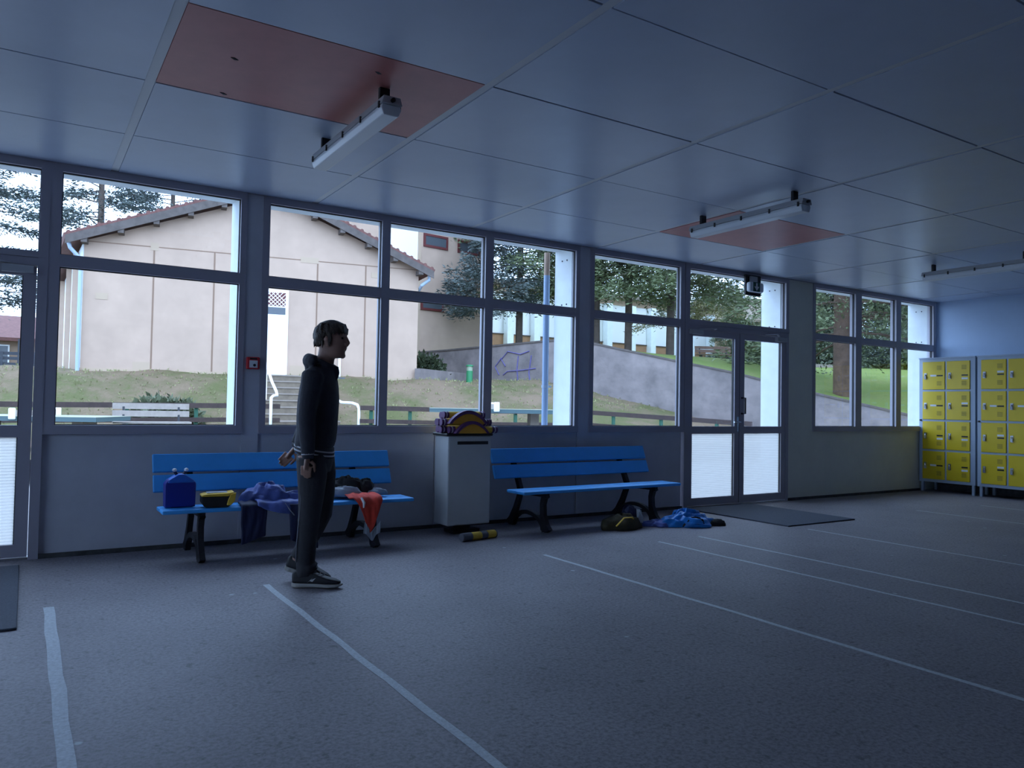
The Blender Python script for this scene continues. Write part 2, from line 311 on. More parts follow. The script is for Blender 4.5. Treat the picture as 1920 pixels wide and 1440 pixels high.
# windows -----------------------------------------------------------
ZT, ZV, ZU, ZS = 2.929, 2.202, 2.294, .996
def glazing(root, x0, x1, z0, z1, m='glass', nm='pane', par=None):
    g = obj(nm, MB().box(x0-.006, x1+.006, .012, .018, z0-.006, z1+.006), m, par or root)
    return g
def window(n, x0, x1, cols, label, zbot=ZS, zlow=.927, trans=True):
    w = thing('window_%d' % n, label, 'window', (0,0,0), kind='structure')
    fy0, fy1 = -.03, .05
    obj('top_rail', MB().box(x0, x1, fy0, fy1, ZT, ZC-.004), 'frame', w)
    obj('bottom_rail', MB().box(x0, x1, fy0-.006, fy1, zlow, zbot), 'frame', w)
    obj('stile', MB().box(x0, cols[0][0], fy0+.001, fy1-.001, zbot, ZT), 'frame', w)
    obj('stile', MB().box(cols[-1][1], x1, fy0+.001, fy1-.001, zbot, ZT), 'frame', w)
    for a, b in zip(cols[:-1], cols[1:]): obj('mullion', MB().box(a[1], b[0], fy0+.001, fy1+.02, zbot, ZT), 'frame', w)
    for a, b in cols:
        if trans:
            obj('transom', MB().box(a, b, fy0+.003, fy1-.002, ZV, ZU), 'frame', w)
            spans = ((zbot, ZV), (ZU, ZT))
        else: spans = ((zbot, ZT),)
        for z0, z1 in spans:
            p = glazing(w, a, b, z0, z1)
            t = .007
            obj('seal', MB().box(a, b, .004, .026, z0, z0+t).box(a, b, .004, .026, z1-t, z1).box(a, a+t, .004, .026, z0+t, z1-t).box(b-t, b, .004, .026, z0+t, z1-t), 'seal', p)
    return w
window(1, .115, 1.56, [(.192,1.51)], 'two-pane window between the glazed door and the red alarm pillar')
window(2, 1.70, 5.14, [(1.756,2.799),(2.882,3.931),(4.025,5.089)], 'three-bay window behind the blue benches and the bin')
window(3, 5.29, 6.745, [(5.345,6.675)], 'single-bay window left of the double door')
window(4, 6.755, 8.69, [(6.832,8.629)], 'transom window above the double door', 2.305, 2.25, False)
window(5, 9.21, 12.28, [(9.262,10.182),(10.324,11.205),(11.331,12.239)], 'three-bay window next to the yellow lockers')
window(6, -1.86, .10, [(-1.78,.055)], 'transom window above the door at the left edge', 2.298, 2.25, False)
window(7, -5.9, -1.9, [(-5.8,-3.9),(-3.82,-1.96)], 'window beyond the left door')
def door(n, x0, x1, xm, lw, label, right_handle=True):
    d = thing('door_%d' % n, label, 'door', (0,0,0), kind='structure')
    obj('frame', MB().box(x0, x0+.05, -.028, .05, 0, 2.249).box(x1-.05, x1, -.028, .05, 0, 2.249).box(x0+.05, x1-.05, -.028, .05, 2.19, 2.249), 'frame', d)
    obj('threshold', MB().box(x0+.05, x1-.05, -.03, .06, 0, .018), 'chrome', d)
    for i, (a, b) in enumerate(((x0+.054, xm-.006), (xm+.006, x1-.054))):
        s = lw; zt = 2.184
        lf = obj('door_leaf', MB().box(a, a+s, -.02, .03, .022, zt).box(b-s, b, -.02, .03, .022, zt).box(a+s, b-s, -.02, .03, .022, .115).box(a+s, b-s, -.02, .03, .905, .995).box(a+s, b-s, -.02, .03, 2.11, zt), 'frame', d)
        glazing(d, a+s, b-s, .995, 2.11, 'glass', 'upper_pane', lf); glazing(d, a+s, b-s, .115, .905, 'frosted', 'frosted_pane', lf)
        obj('seal', MB().box(a+s, a+s+.006, .0, .026, .115, 2.11).box(b-s-.006, b-s, 0, .026, .115, 2.11), 'seal', lf)
        cx = (a+.12) if i == 0 else (b-.12)
        sg = 1 if i == 0 else -1
        obj('door_closer', MB().box(cx-.1, cx+.1, -.07, -.021, 2.125, 2.18).bar((cx+sg*.05,-.05,2.19),(cx+sg*.22,-.16,2.2),.025,.01).bar((cx+sg*.22,-.16,2.2),(cx+sg*.32,-.04,2.2),.025,.01), 'tray', lf)
        if i == 0: obj('handle', MB().box(b-.045, b-.015, -.03, -.021, .93, 1.12).tube([(b-.03,-.03,1.05),(b-.03,-.07,1.05),(b-.15,-.075,1.05)], .011, 8), 'chrome', lf)
        else: obj('handle', MB().tube([(a+.035,-.02,1.16),(a+.035,-.08,1.16),(a+.035,-.08,1.36),(a+.035,-.02,1.36)], .012, 8), 'iron', lf)
    obj('meeting_strip', MB().box(xm-.005, xm+.005, -.015, .04, .022, 2.184), 'seal', d)
    return d
door(1, 6.755, 8.69, 7.735, .085, 'glazed double door with frosted lower panes beside the lockers wall')
door(2, -1.86, .10, -.88, .085, 'glazed door at the left edge with frosted lower pane')
trim = tag(obj('trim_1', MB().box(.052, .116, -.034, .052, 0, 2.984), 'frame'), 'grey post between left door and window', 'trim', kind='structure')

# ================================================================== FURNITURE
def bench(loc, rz, L, label):
    b = thing('park_bench', label, 'bench', loc, rz, 'blue hall benches')
    # local: x along, y=0 at back feet plane, -y to front
    def slat(name, y0, z0, y1, z1, th, x0=0, x1=L):
        t = Vector((0, y1-y0, z1-z0)).normalized(); n = Vector((0, -t.z, t.y))*th
        P = [(y0, z0), (y1, z1), (y1+n.y, z1+n.z), (y0+n.y, z0+n.z)]
        return obj(name, MB().prism(P, 'x', x0, x1), 'blue', b, bevel=.008)
    slat('back_slat', -.225, .475, -.175, .605, .03); slat('back_slat', -.17, .625, -.115, .765, .03)
    for y0, y1 in ((-.74,-.60),(-.585,-.45)):
        slat('seat_slat', y0, .400, y1, .400, -.03)
    for fx in (L*.14, L*.83):
        w = .042
        def tb(pts, r): return MB().tube([(fx, p[0], p[1]) for p in pts], [(q, w/2) if isinstance(q, float) else q for q in r], 8)
        mb = MB()
        def ribbon(pts, wid):
            n = len(pts); vs = []
            for i, (y, z) in enumerate(pts):
                a = Vector(pts[max(0, i-1)]); c = Vector(pts[min(n-1, i+1)]); t = (c-a).normalized(); nn = Vector((-t.y, t.x))*wid[i]/2
                for s in (-1, 1):
                    for xx in (fx-w/2, fx+w/2): vs.append((xx, y+s*nn.x, z+s*nn.y))
            fs = []
            for i in range(n-1):
                o = 4*i; fs += [(o, o+1, o+5, o+4), (o+2, o+6, o+7, o+3), (o, o+4, o+6, o+2), (o+1, o+3, o+7, o+5)]
            fs += [(0, 2, 3, 1), (4*n-4, 4*n-3, 4*n-1, 4*n-2)]
            return MB().add(vs, fs)
        obj('rear_leg', ribbon([(-.10,0),(-.135,.06),(-.20,.18),(-.255,.30),(-.262,.38),(-.222,.46),(-.145,.60),(-.083,.74)], [.13,.08,.055,.05,.055,.05,.045,.035]), 'iron', b)
        obj('front_leg', ribbon([(-.72,0),(-.69,.06),(-.655,.16),(-.65,.26),(-.67,.33),(-.70,.365)], [.13,.085,.06,.055,.06,.085]), 'iron', b)
        obj('seat_bearer', ribbon([(-.72,.355),(-.5,.348),(-.27,.352)], [.04,.035,.045]), 'iron', b)
        arc = [(-.41-.25*math.cos(q), .015+.145*math.sin(q)) for q in np.linspace(0, math.pi, 11)]
        obj('arch_brace', ribbon(arc, [.04]*11), 'iron', b)
    return b
bench((.86,0.0,0), 0, 1.99, 'blue slatted bench with clothes on it behind the standing person')
bench((3.93,-.03,0), math.radians(2.2), 2.10, 'empty blue slatted bench between the white bin and the double door')

# bin ---------------------------------------------------------------
bn = thing('litter_bin', 'tall white metal litter bin with dark lid and slot', 'bin', (3.545,-.335,0))
obj('pedestal', MB().box(-.14,.14,-.09,.10,0,.035).box(-.06,.06,-.04,.06,.035,.10), 'black', bn)
obj('body', MB().box(-.235,.225,-.135,.135,.085,.915), 'bin', bn, bevel=.012)
obj('lid', MB().box(-.26,.235,-.15,.14,.916,.94), 'black', bn, bevel=.006)
obj('slot', MB().box(-.14,.19,-.139,-.134,.835,.865), 'darkslot', bn, bevel=.001)
# foam rolls on the bin
def roll(loc, rz, L, r, label, cols, group=None, tilt=0):
    t = thing('foam_roll', label, 'foam roll', loc, rz, group); t.rotation_euler = (0, tilt, rz)
    x = -L/2
    n = sum(c[1] for c in cols)
    for m, w, nm in cols:
        d = L*w/n; rr_ = r*(1.0 if m not in ('purple', 'grey') else 1.06)
        obj(nm, MB().tube([(x,0,r),(x+.004,0,r),(x+d-.004,0,r),(x+d,0,r)], [rr_*.93, rr_, rr_, rr_*.93], 14), m, t, smooth=False); x += d
    return t
PC = [('purple',.06,'end_band'),('white',.03,'stripe'),('purple',.06,'end_band'),('yellow',1.0,'sleeve'),('purple',.06,'end_band'),('white',.03,'stripe'),('purple',.06,'end_band')]
G = 'foam rolls stacked on the bin'
zb = .941
RL = ['yellow foam roll with purple ends at the very front of bottom layer on the bin', 'yellow foam roll with purple ends second from front in bottom layer on the bin', 'yellow foam roll with purple ends third from front in bottom layer on the bin', 'yellow foam roll with purple ends nearest the window in bottom layer on the bin', 'yellow foam roll with purple ends at the front of middle layer on the bin', 'longest yellow foam roll with purple ends, centre of middle layer on the bin', 'yellow foam roll with purple ends nearest the window in middle layer on the bin', 'yellow foam roll with purple ends on top of the bin stack, front one', 'tilted yellow foam roll with purple ends on top of the bin stack, rear one']
for i, (x, y, lv, rz, L) in enumerate(((3.58,-.447,0,.0,.52),(3.52,-.375,0,.0,.50),(3.55,-.303,0,.0,.5),(3.55,-.231,0,.0,.48),(3.51,-.41,1,-.02,.50),(3.545,-.338,1,.0,.58),(3.53,-.266,1,.02,.5),(3.52,-.374,2,.0,.44),(3.545,-.302,2,.0,.47))):
    roll((x, y, zb+lv*.0682), rz, L, .032, RL[i], PC, G, tilt=-.02 if i == 8 else 0)
def arch(loc, rz, w, h, label):
    a = thing('arched_pad', label, 'foam pad', loc, rz, 'arched foam pads on the bin')
    n = 14; top = [(-w/2+w*i/n, h*math.sin(math.pi*i/n)**.8) for i in range(n+1)]
    inn = [(x*.86, z*.74) for x, z in top]
    obj('amber_panel', MB().prism(inn[:1]+inn[1:-1]+inn[-1:], 'y', -.012, .03), 'orange', a)
    mb = MB()
    for i in range(n): mb.prism([top[i], top[i+1], inn[i+1], inn[i]], 'y', -.02, .035)
    obj('purple_rim', mb, 'purple', a); return a
arch((3.53,-.52,.941), 0, .36, .115, 'amber half-moon foam pad with purple rim, lower of two on the bin')
arch((3.51,-.476,1.03), .02, .42, .125, 'amber half-moon foam pad with purple rim, upper of two on the bin')
roll((3.475,-.775,0), .18, .40, .036, 'yellow and grey banded foam roll lying on floor before the bin', [('grey',.55,'end_band'),('yellow',.55,'sleeve'),('grey',.35,'mid_band'),('yellow',.5,'sleeve'),('grey',.06,'end_band')])

# door mats ---------------------------------------------------------
tag(obj('door_mat', MB().box(-.57,.57,-.74,.74,.001,.014), 'matgrey', loc=(7.30,-.82,0), bevel=.004), 'dark grey rectangular mat in front of the double door', 'mat')
tag(obj('door_mat', MB().box(-.85,.85,-.88,.88,.001,.014), 'matgrey', loc=(-.85,-1.16,0), bevel=.004), 'grey mat before the door at the left edge', 'mat')

# lockers -----------------------------------------------------------
def locker(y0, label, seed):
    rd = random.Random(seed); Wd = .84; z0, z1 = .15, 2.07
    t = thing('locker_unit', label, 'locker', (11.86, y0, 0), 0, 'yellow lockers')
    # local: x 0 front (facing -x) to .45 back ; y from 0 to -Wd
    mb = MB().box(.02,.45,-Wd,0,z0,z1-.02)
    obj('body', mb, 'lockf', t)
    obj('top_cap', MB().box(-.012,.455,-Wd-.004,.004,z1-.02,z1), 'lockf', t)
    cols = ((-.055,-.40),(-.425,-.77)); rows = [z0+.03+i*(z1-.05-z0-.03)/4 for i in range(5)]
    fr = MB().box(0,.02,-.055,0,z0,z1-.02).box(0,.02,-.425,-.40,z0,z1-.02).box(0,.02,-Wd,-.77,z0,z1-.02)
    for i in range(5):
        za = rows[i]-.014 if i else z0; zb_ = rows[i]+.014 if i < 4 else z1-.02
        for a, b in cols: fr.box(.001,.019,b,a,za,zb_)
    obj('front_frame', fr, 'lockf', t)
    for y in (-.04, -Wd+.04):
        for x in (.04, .41): obj('foot', MB().box(x-.02,x+.02,y-.018,y+.018,0,z0), 'lockf', t)
    for ci, (a, b) in enumerate(cols):
        for i in range(4):
            za, zb_ = rows[i]+.016, rows[i+1]-.016; h = zb_-za
            d = obj('door', MB().box(-.012,.0185,b+.003,a-.003,za,zb_), 'lockd', t, bevel=.003)
            for zz in (.78, .22):
                vt = MB()
                for q in range(5): vt.box(-.0145,-.0122,b+.05,b+.12,za+h*zz-.032+q*.014,za+h*zz-.024+q*.014)
                obj('vent', vt, 'vent', d)
            zc = za+h*.5
            obj('card_slot', MB().box(-.0155,-.0122,b+.03,b+.12,zc-.012,zc+.008), 'black', d)
            off = rd.choice((.035,.035,-.05)); yo = rd.choice((0,0,.1))
            obj('name_label', MB().box(-.0145,-.0122,b+.03+yo,b+.12+yo,zc-.014+(off if not yo else 0),zc+.014+(off if not yo else 0)), 'white', d)
            lk = MB().box(-.02,-.0122,a-.07,a-.03,zc-.055,zc+.04); obj('lock_plate', lk, 'white' if i > 1 else 'chrome', d)
            obj('padlock', MB().tube([(-.024,a-.05,zc-.01),(-.024,a-.05,zc+.02)], .012, 8).box(-.036,-.021,a-.068,a-.034,zc-.045,zc-.005), 'tray' if i > 1 else 'chrome', d)
    obj('cam_lock', MB().tube([(0,-.028,(rows[2])),(-.022,-.028,rows[2])], .014, 10), 'iron', t)
    return t
locker(-.015, 'yellow eight-door locker unit in the corner by the window', 3)
locker(-.885, 'yellow eight-door locker unit cut by right picture edge', 8)

# ceiling lamps ------------------------------------------------------
def lamp(x, y, label):
    t = thing('ceiling_lamp', label, 'lamp', (x, y, 0), 0, 'fluorescent batten lamps'); L = 1.22; z = 2.86
    hexp = [(-.055,.0),(-.06,-.02),(-.045,-.058),(.045,-.058),(.06,-.02),(.055,0)]
    obj('diffuser', MB().prism([(a, z+b) for a, b in hexp], 'y', -L/2, L/2), 'diffuser', t, bevel=.006)
    obj('tray', MB().prism([(-.062,z+.001),(.062,z+.001),(.05,z+.045),(-.05,z+.045)], 'y', -L/2-.01, L/2+.01), 'tray', t, bevel=.004)
    for yy in (-.5, .5):
        obj('bracket', MB().box(-.03,.03,yy-.012,yy+.012,z+.045,2.9895), 'iron', t)
    for yy in (-.58,-.3,0,.3,.58):
        for s in (-1, 1): obj('clip', MB().box(s*.063-.004,s*.063+.004,yy-.007,yy+.007,z-.018,z+.018), 'iron', t)
    obj('cable_gland', MB().tube([(0,-L/2-.01,z+.02),(0,-L/2-.03,z+.02)], .012, 8), 'iron', t)
    return t
lamp(1.668,-2.23,'unlit batten lamp under the large salmon ceiling board above the person')
lamp(5.24,-2.25,'unlit batten lamp by the salmon board above the double door side')
lamp(9.17,-2.22,'unlit batten lamp near the yellow lockers and pale blue wall')

# exit lamp, alarm -----------------------------------------------------
ex = thing('exit_lamp', 'emergency exit lamp with white arrow above the double door', 'exit sign', (7.93,-.032,2.69))
obj('back_plate', MB().box(-.145,.145,-.03,0,0,.265), 'black', ex, bevel=.004)
obj('junction_box', MB().box(-.08,.05,-.06,-.03,.165,.245), 'tray', ex, bevel=.006)
obj('lamp_body', MB().box(-.145,.125,-.105,-.03,.035,.165), 'diffuser', ex, bevel=.028)
fp = obj('pictogram', MB().box(-.09,.035,-.108,-.104,.04,.16), 'green', ex)
obj('arrow', MB().prism([(-.041,.15),(-.013,.15),(-.013,.105),(.018,.105),(-.027,.05),(-.072,.105),(-.041,.105)], 'y', -.1105, -.1075), 'white', fp)
al = thing('fire_alarm_point', 'small red fire alarm call point on the pillar', 'alarm', (1.637,-.016,1.53))
obj('housing', MB().box(-.054,.054,-.045,0,-.052,.052), 'redplastic', al, bevel=.008)
pn = obj('press_panel', MB().box(-.034,.034,-.049,-.044,-.04,.022), 'white', al)
obj('press_mark', MB().tube([(.008,-.048,-.018),(.008,-.0505,-.018)], .012, 12), 'black', pn)
obj('top_label', MB().box(-.03,.03,-.047,-.0445,.03,.044), 'blackcloth', al)

# ------------------------------------------------------------------ clothes
def drape(name, parent, m, x0, x1, prof, amp=.012, th=.012, nx=26, ns=26, seed=1, edge=None, fr=9):
    """cloth strip following profile (y,z) points; edge(u)->fraction of the profile used"""
    rd = np.random.default_rng(seed); ph = rd.uniform(0, 6.28, 8)
    pr = np.array(prof, float); seg = np.r_[0, np.cumsum(np.hypot(*np.diff(pr, axis=0).T))]
    vs = []
    for i in range(nx+1):
        u = i/nx; lo, hi = edge(u) if edge else (0, 1)
        for j in range(ns+1):
            s = (lo+(hi-lo)*j/ns)*seg[-1]
            y = np.interp(s, seg, pr[:, 0]); z = np.interp(s, seg, pr[:, 1])
            y2 = np.interp(min(s+.01, seg[-1]), seg, pr[:, 0]); z2 = np.interp(min(s+.01, seg[-1]), seg, pr[:, 1])
            y1 = np.interp(max(s-.01, 0), seg, pr[:, 0]); z1 = np.interp(max(s-.01, 0), seg, pr[:, 1])
            t = np.array([y2-y1, z2-z1]); t /= (np.linalg.norm(t)+1e-9); n = np.array([t[1], -t[0]])
            if n[1] < -.2: n = -n
            if abs(n[1]) <= .2 and n[0] > 0: n = -n
            w = amp*(abs(math.sin(fr*u+3*s*2+ph[0]))+.6*abs(math.sin(fr*2.1*u-9*s+ph[1]))+.5*abs(math.sin(fr*.7*u+17*s+ph[2])))
            vs.append((x0+(x1-x0)*u+.008*math.sin(12*s+ph[3]+4*u), y+n[0]*w, z+n[1]*w))
    fs = [(i*(ns+1)+j, (i+1)*(ns+1)+j, (i+1)*(ns+1)+j+1, i*(ns+1)+j+1) for i in range(nx) for j in range(ns)]
    o = obj(name, MB().add(vs, fs), m, parent, smooth=True)
    so = o.modifiers.new('s', 'SOLIDIFY'); so.thickness = th; so.offset = -1
    sb = o.modifiers.new('sub', 'SUBSURF'); sb.levels = 1; sb.render_levels = 1
    return o
def heap(name, parent, m, c, r, seed, fold=.25, n=34, pw=.75, freq=5.):
    rd = np.random.default_rng(seed); ph = rd.uniform(0, 6.28, 12); vs = []; rx, ry, rz = r
    rows = n//2
    for j in range(rows+1):
        p = (math.pi/2)*j/rows
        for k in range(n):
            q = 2*math.pi*k/n
            f = 1+fold*(.5*math.sin(3*q+ph[0])+.35*math.sin(5*q+ph[1]+2*p)+.25*math.sin(freq*2*q+ph[2]-4*p))
            g = 1+fold*1.5*(abs(math.sin(freq*q*.5+6*p+ph[3]))-.5)*.6+fold*.5*math.sin(9*p+3*q+ph[4])
            vs.append((c[0]+rx*f*math.cos(q)*math.cos(p)**.8, c[1]+ry*f*math.sin(q)*math.cos(p)**.8, c[2]+max(.002, rz*g*math.sin(p)**pw)))
    fs = [(j*n+k, j*n+(k+1) % n, (j+1)*n+(k+1) % n, (j+1)*n+k) for j in range(rows) for k in range(n)]
    fs.append(tuple(range(n-1, -1, -1)))
    o = obj(name, MB().add(vs, fs), m, parent, smooth=True); return o
SEAT = .407
# navy pouch with white toggles
t = thing('drawstring_bag', 'royal blue upright bag with two white toggles on the bench', 'bag', (1.00,-.56,SEAT))
obj('body', remesh(MB().prism([(-.105,.0),(.105,0),(.11,.17),(.085,.205),(-.085,.205),(-.11,.17)], 'y', -.05,.05), .008, 2), 'navy', t)
obj('top_flap', remesh(MB().prism([(-.092,.178),(.10,.178),(.088,.20),(.025,.242),(-.02,.242),(-.085,.20)], 'y', -.058,.056), .008, 2), 'azure', t)
for x in (-.038,.040):
    hs = obj('cord', MB().tube([(x*.6,0,.235),(x,0,.262)], .011, 8), 'denimd', t)
    obj('toggle', MB().ball((x*1.05,-.004,.272), (.016,.014,.014), 10), 'white', hs)
# lunch pouch
t = thing('small_pouch', 'black and yellow boxy pouch on the bench beside blue bag', 'bag', (1.25,-.665,SEAT-.002), math.radians(-4))
obj('body', remesh(MB().prism([(-.115,.035),(-.09,.0),(.075,0),(.115,.035),(.12,.075),(-.115,.082)], 'y', -.065,.075), .007, 2), 'blackcloth', t)
obj('top_panel', MB().prism([(-.118,.082),(.07,.08),(.115,.112),(.07,.104),(-.09,.10),(-.118,.092)], 'y', -.072,.08), 'yellow', t, bevel=.006)
obj('top_insert', MB().box(-.075,.07,-.02,.06,.099,.107), 'greycloth', t, bevel=.002)
obj('end_panel', MB().prism([(.06,.015),(.088,.012),(.118,.045),(.125,.108),(.085,.095),(.068,.05)], 'y', -.079,-.06), 'yellow', t, bevel=.004)
# blue padded jacket over bench
t = thing('padded_jacket', 'blue padded jacket draped over the bench left of the person', 'jacket', (1.75,-.60,SEAT))
P = [(.14,.006),(.0,.02),(-.10,.014),(-.152,.008),(-.172,-.03),(-.176,-.10),(-.178,-.2)]
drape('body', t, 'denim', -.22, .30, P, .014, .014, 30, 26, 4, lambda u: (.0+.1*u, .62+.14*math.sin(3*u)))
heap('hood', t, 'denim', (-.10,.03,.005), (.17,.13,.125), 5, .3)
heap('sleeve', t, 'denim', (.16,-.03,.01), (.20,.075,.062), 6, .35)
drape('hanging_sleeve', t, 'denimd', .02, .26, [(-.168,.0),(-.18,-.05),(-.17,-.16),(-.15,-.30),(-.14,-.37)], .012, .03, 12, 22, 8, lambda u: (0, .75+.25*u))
obj('drawcord', MB().tube([(-.02,-.18,.01),(.02,-.20,-.05),(.05,-.198,-.085)], .004, 6).tube([(.1,-.19,.0),(.14,-.202,-.06),(.17,-.198,-.1)], .004, 6), 'greycloth', t)
# dark hanging trousers
t = thing('dark_trousers', 'dark trousers hanging from the bench seat behind blue jacket', 'trousers', (1.50,-.585,SEAT))
drape('leg', t, 'denimd', -.09, .10, [(.1,-.008),(.0,.012),(-.11,.010),(-.153,.004),(-.172,-.03),(-.165,-.2),(-.15,-.34)], .008, .02, 14, 26, 13, lambda u: (.2, .93-.1*u))
# red pile
t = thing('red_sports_shirt', 'red and grey sports shirt hanging over the bench end', 'shirt', (2.42,-.60,SEAT))
drape('body', t, 'redcloth', -.16, .12, [(.06,.02),(-.05,.03),(-.12,.016),(-.152,.006),(-.172,-.03),(-.176,-.12),(-.17,-.22),(-.16,-.28)], .011, .01, 26, 30, 21, lambda u: (.0, .40+.58*math.exp(-((u-.62)/.26)**2)))
drape('hem_band', t, 'greycloth', -.03, .10, [(-.1535,.010),(-.177,-.03),(-.182,-.12),(-.176,-.22),(-.166,-.29),(-.158,-.34)], .008, .008, 20, 26, 23, lambda u: (.78-.5*abs(u-.5), .82+.18*math.exp(-((u-.5)/.2)**2)))
obj('collar_trim', MB().tube([(-.06,-.165,.02),(-.045,-.19,-.02),(-.05,-.197,-.06)], [.008,.012,.006], 8), 'white', t)
t = thing('black_jacket', 'black jacket heaped at the back of the bench by red shirt', 'jacket', (2.38,-.49,SEAT+.001))
heap('body', t, 'blackcloth', (-.03,.04,0), (.20,.085,.145), 31, .25)
heap('collar', t, 'blackcloth', (.12,-.02,.02), (.075,.06,.115), 34, .2)
t = thing('grey_shirt', 'pale grey cloth bundled between black jacket and red shirt', 'cloth', (2.40,-.56,SEAT+.015))
heap('fold', t, 'greycloth', (-.1,-.01,0), (.14,.06,.075), 37, .2); heap('fold', t, 'greycloth', (.17,.02,0), (.10,.06,.05), 39, .2)
# floor: dark rucksack and blue jacket
t = thing('rucksack', 'dark olive rucksack lying on floor under the empty bench', 'bag', (5.08,-.86,0), math.radians(8))
heap('body', t, 'olive', (0,0,0), (.25,.14,.135), 41, .18, freq=4)
heap('top_pocket', t, 'denimd', (.14,.03,.01), (.10,.10,.19), 43, .15)
heap('pale_cloth', t, 'greycloth', (.185,-.05,.05), (.045,.05,.12), 44, .2)
obj('strap', MB().tube([(-.20,-.10,.05),(-.12,-.13,.13),(.0,-.13,.125),(.05,-.10,.10)], [(.012,.006)]*4, 8), 'yellow', t)
t = thing('bright_blue_jacket', 'bright blue jacket with black cuffs lying on the floor', 'jacket', (5.79,-1.0,0), math.radians(-12))
heap('body', t, 'sky_blue', (.05,0,0), (.33,.17,.10), 51, .32)
heap('lining', t, 'denim', (-.24,.05,0), (.20,.11,.055), 53, .3)
heap('bunched_hood', t, 'sky_blue', (.06,.05,.04), (.17,.1,.10), 54, .4)
heap('black_panel', t, 'blackcloth', (.06,-.12,.0), (.12,.06,.085), 55, .3)
heap('black_cuff', t, 'blackcloth', (.36,-.07,.0), (.10,.06,.06), 56, .15)

# ================================================================== PERSON
pe = thing('person', 'young person in dark hooded jacket and charcoal trousers standing in profile', 'person', (1.665,-1.755,0), -YAW); pe.rotation_euler = (0, -ROL, -YAW)
# local axes: +x the way the person faces, +y away from the lens (their left)
bd = MB()
# skull and face
bd.rings([(1.50,.085,.165,0,.045,2.0),(1.515,.055,.183,0,.056,2.1),(1.535,.035,.185,0,.063,2.1),(1.56,.018,.187,0,.067,2.1),(1.59,.004,.188,0,.071,2.1),(1.62,-.004,.186,0,.074,2.1),(1.645,-.006,.187,0,.076,2.1),(1.67,-.004,.188,0,.076,2.1),(1.70,.006,.178,0,.070,2.1),(1.722,.03,.155,0,.055,2.),(1.736,.06,.13,0,.03,2.)], 32)
bd.tube([(.186,0,1.648),(.199,0,1.618),(.207,0,1.60),(.198,0,1.588),(.182,0,1.584)], [.011,.013,.014,.013,.010], 10)
for s in (-1, 1): bd.ball((.193, s*.011, 1.593), (.012,.009,.009), 8)
bd.ball((.184,0,1.569), (.015,.024,.008), 10); bd.ball((.182,0,1.556), (.014,.022,.009), 10); bd.ball((.168,0,1.515), (.022,.026,.020), 10)
bd.tube([(.176,-.05,1.655),(.19,-.02,1.658),(.19,.02,1.658),(.176,.05,1.655)], .009, 8)
for s in (-1, 1):
    bd.ball((.085, s*.077, 1.605), (.022,.009,.034), 10); bd.ball((.079, s*.086, 1.618), (.018,.009,.018), 8)
bd.tube([(.07,0,1.57),(.055,0,1.48),(.035,0,1.40)], [(.054,.056),(.054,.058),(.07,.075)], 16)
# trunk, legs inside clothes
bd.rings([(.84,-.09,.075,0,.135,2.2),(.95,-.09,.085,0,.14,2.2),(1.10,-.085,.09,0,.13,2.2),(1.25,-.075,.105,0,.155,2.2),(1.36,-.055,.10,0,.165,2.2),(1.41,-.02,.085,0,.12,2.)], 24)
LEGS = {-1: [(-.02,-.085,.86),(-.008,-.09,.66),(-.022,-.092,.43),(-.038,-.095,.25),(-.045,-.098,.09)], 1: [(-.01,.085,.86),(.015,.09,.66),(.01,.092,.45),(-.085,.095,.28),(-.155,.098,.135)]}
for s in (-1, 1): bd.tube(LEGS[s], [.082,.072,.05,.046,.036], 14)
ARM = {-1: [(.015,-.165,1.375),(-.012,-.215,1.10),(.0,-.215,.855)], 1: [(-.01,.165,1.375),(-.11,.225,1.12),(-.19,.205,.90)]}
for s in (-1, 1): bd.tube(ARM[s], [.048,.036,.026], 12)
def hand(mb, w, dr, side, curl, scale=1.0):
    """palm along dr from wrist w; fingers curl toward +x/back; side = person's own outward direction"""
    d = Vector(dr).normalized(); o = Vector((0, side, 0)); o = (o-d*o.dot(d)).normalized(); f = o.cross(d)*(-side)
    if f.x < 0: f = -f
    w = Vector(w); k = scale
    mb.tube([w-d*.02, w+d*.02*k, w+d*.055*k, w+d*.09*k], [(.024*k,.017*k),(.032*k,.017*k),(.040*k,.016*k),(.038*k,.013*k)] if abs(d.z) > .5 else [.026*k,.03*k,.034*k,.03*k], 12)
    inn = -o
    for i, (off, L) in enumerate(((.030,.068),(.010,.078),(-.010,.073),(-.030,.056))):
        b = w+d*.085*k+f*off*k
        p1 = b+(d*math.cos(curl*.5)+inn*math.sin(curl*.5))*L*.45*k
        p2 = p1+(d*math.cos(curl*1.2)+inn*math.sin(curl*1.2))*L*.32*k
        p3 = p2+(d*math.cos(curl*1.9)+inn*math.sin(curl*1.9))*L*.25*k
        mb.tube([b-d*.02*k, b, p1, p2, p3], [.0095*k,.0095*k,.009*k,.0082*k,.0066*k], 8)
    b = w+d*.03*k+f*.028*k
    mb.tube([b, b+(f*.75+d*.6+inn*.2)*.034*k, b+(f*.75+d*.6+inn*.2)*.034*k+(d*.95+inn*.35)*.034*k, b+(f*.75+d*.6+inn*.2)*.034*k+(d*.9+inn*.5)*.058*k], [.014*k,.0115*k,.010*k,.008*k], 8)
hand(bd, (-.004,-.215,.855), (-.10,.0,-1), -1, .45, .92)
hand(bd, (-.196,.20,.89), (-.62,-.02,-.72), 1, .5)
body = obj('body', remesh(bd, .0055, 2, 'body'), 'skin', pe)
for s in (-1, 1):
    e = obj('eye', MB().ball((.172, s*.033, 1.630), (.011,.012,.0085), 10), 'eye', body, smooth=True)
    obj('eyebrow', MB().tube([(.176,s*.05,1.655),(.190,s*.034,1.660),(.194,s*.015,1.657)], [.003,.004,.003], 6), 'hair', body)
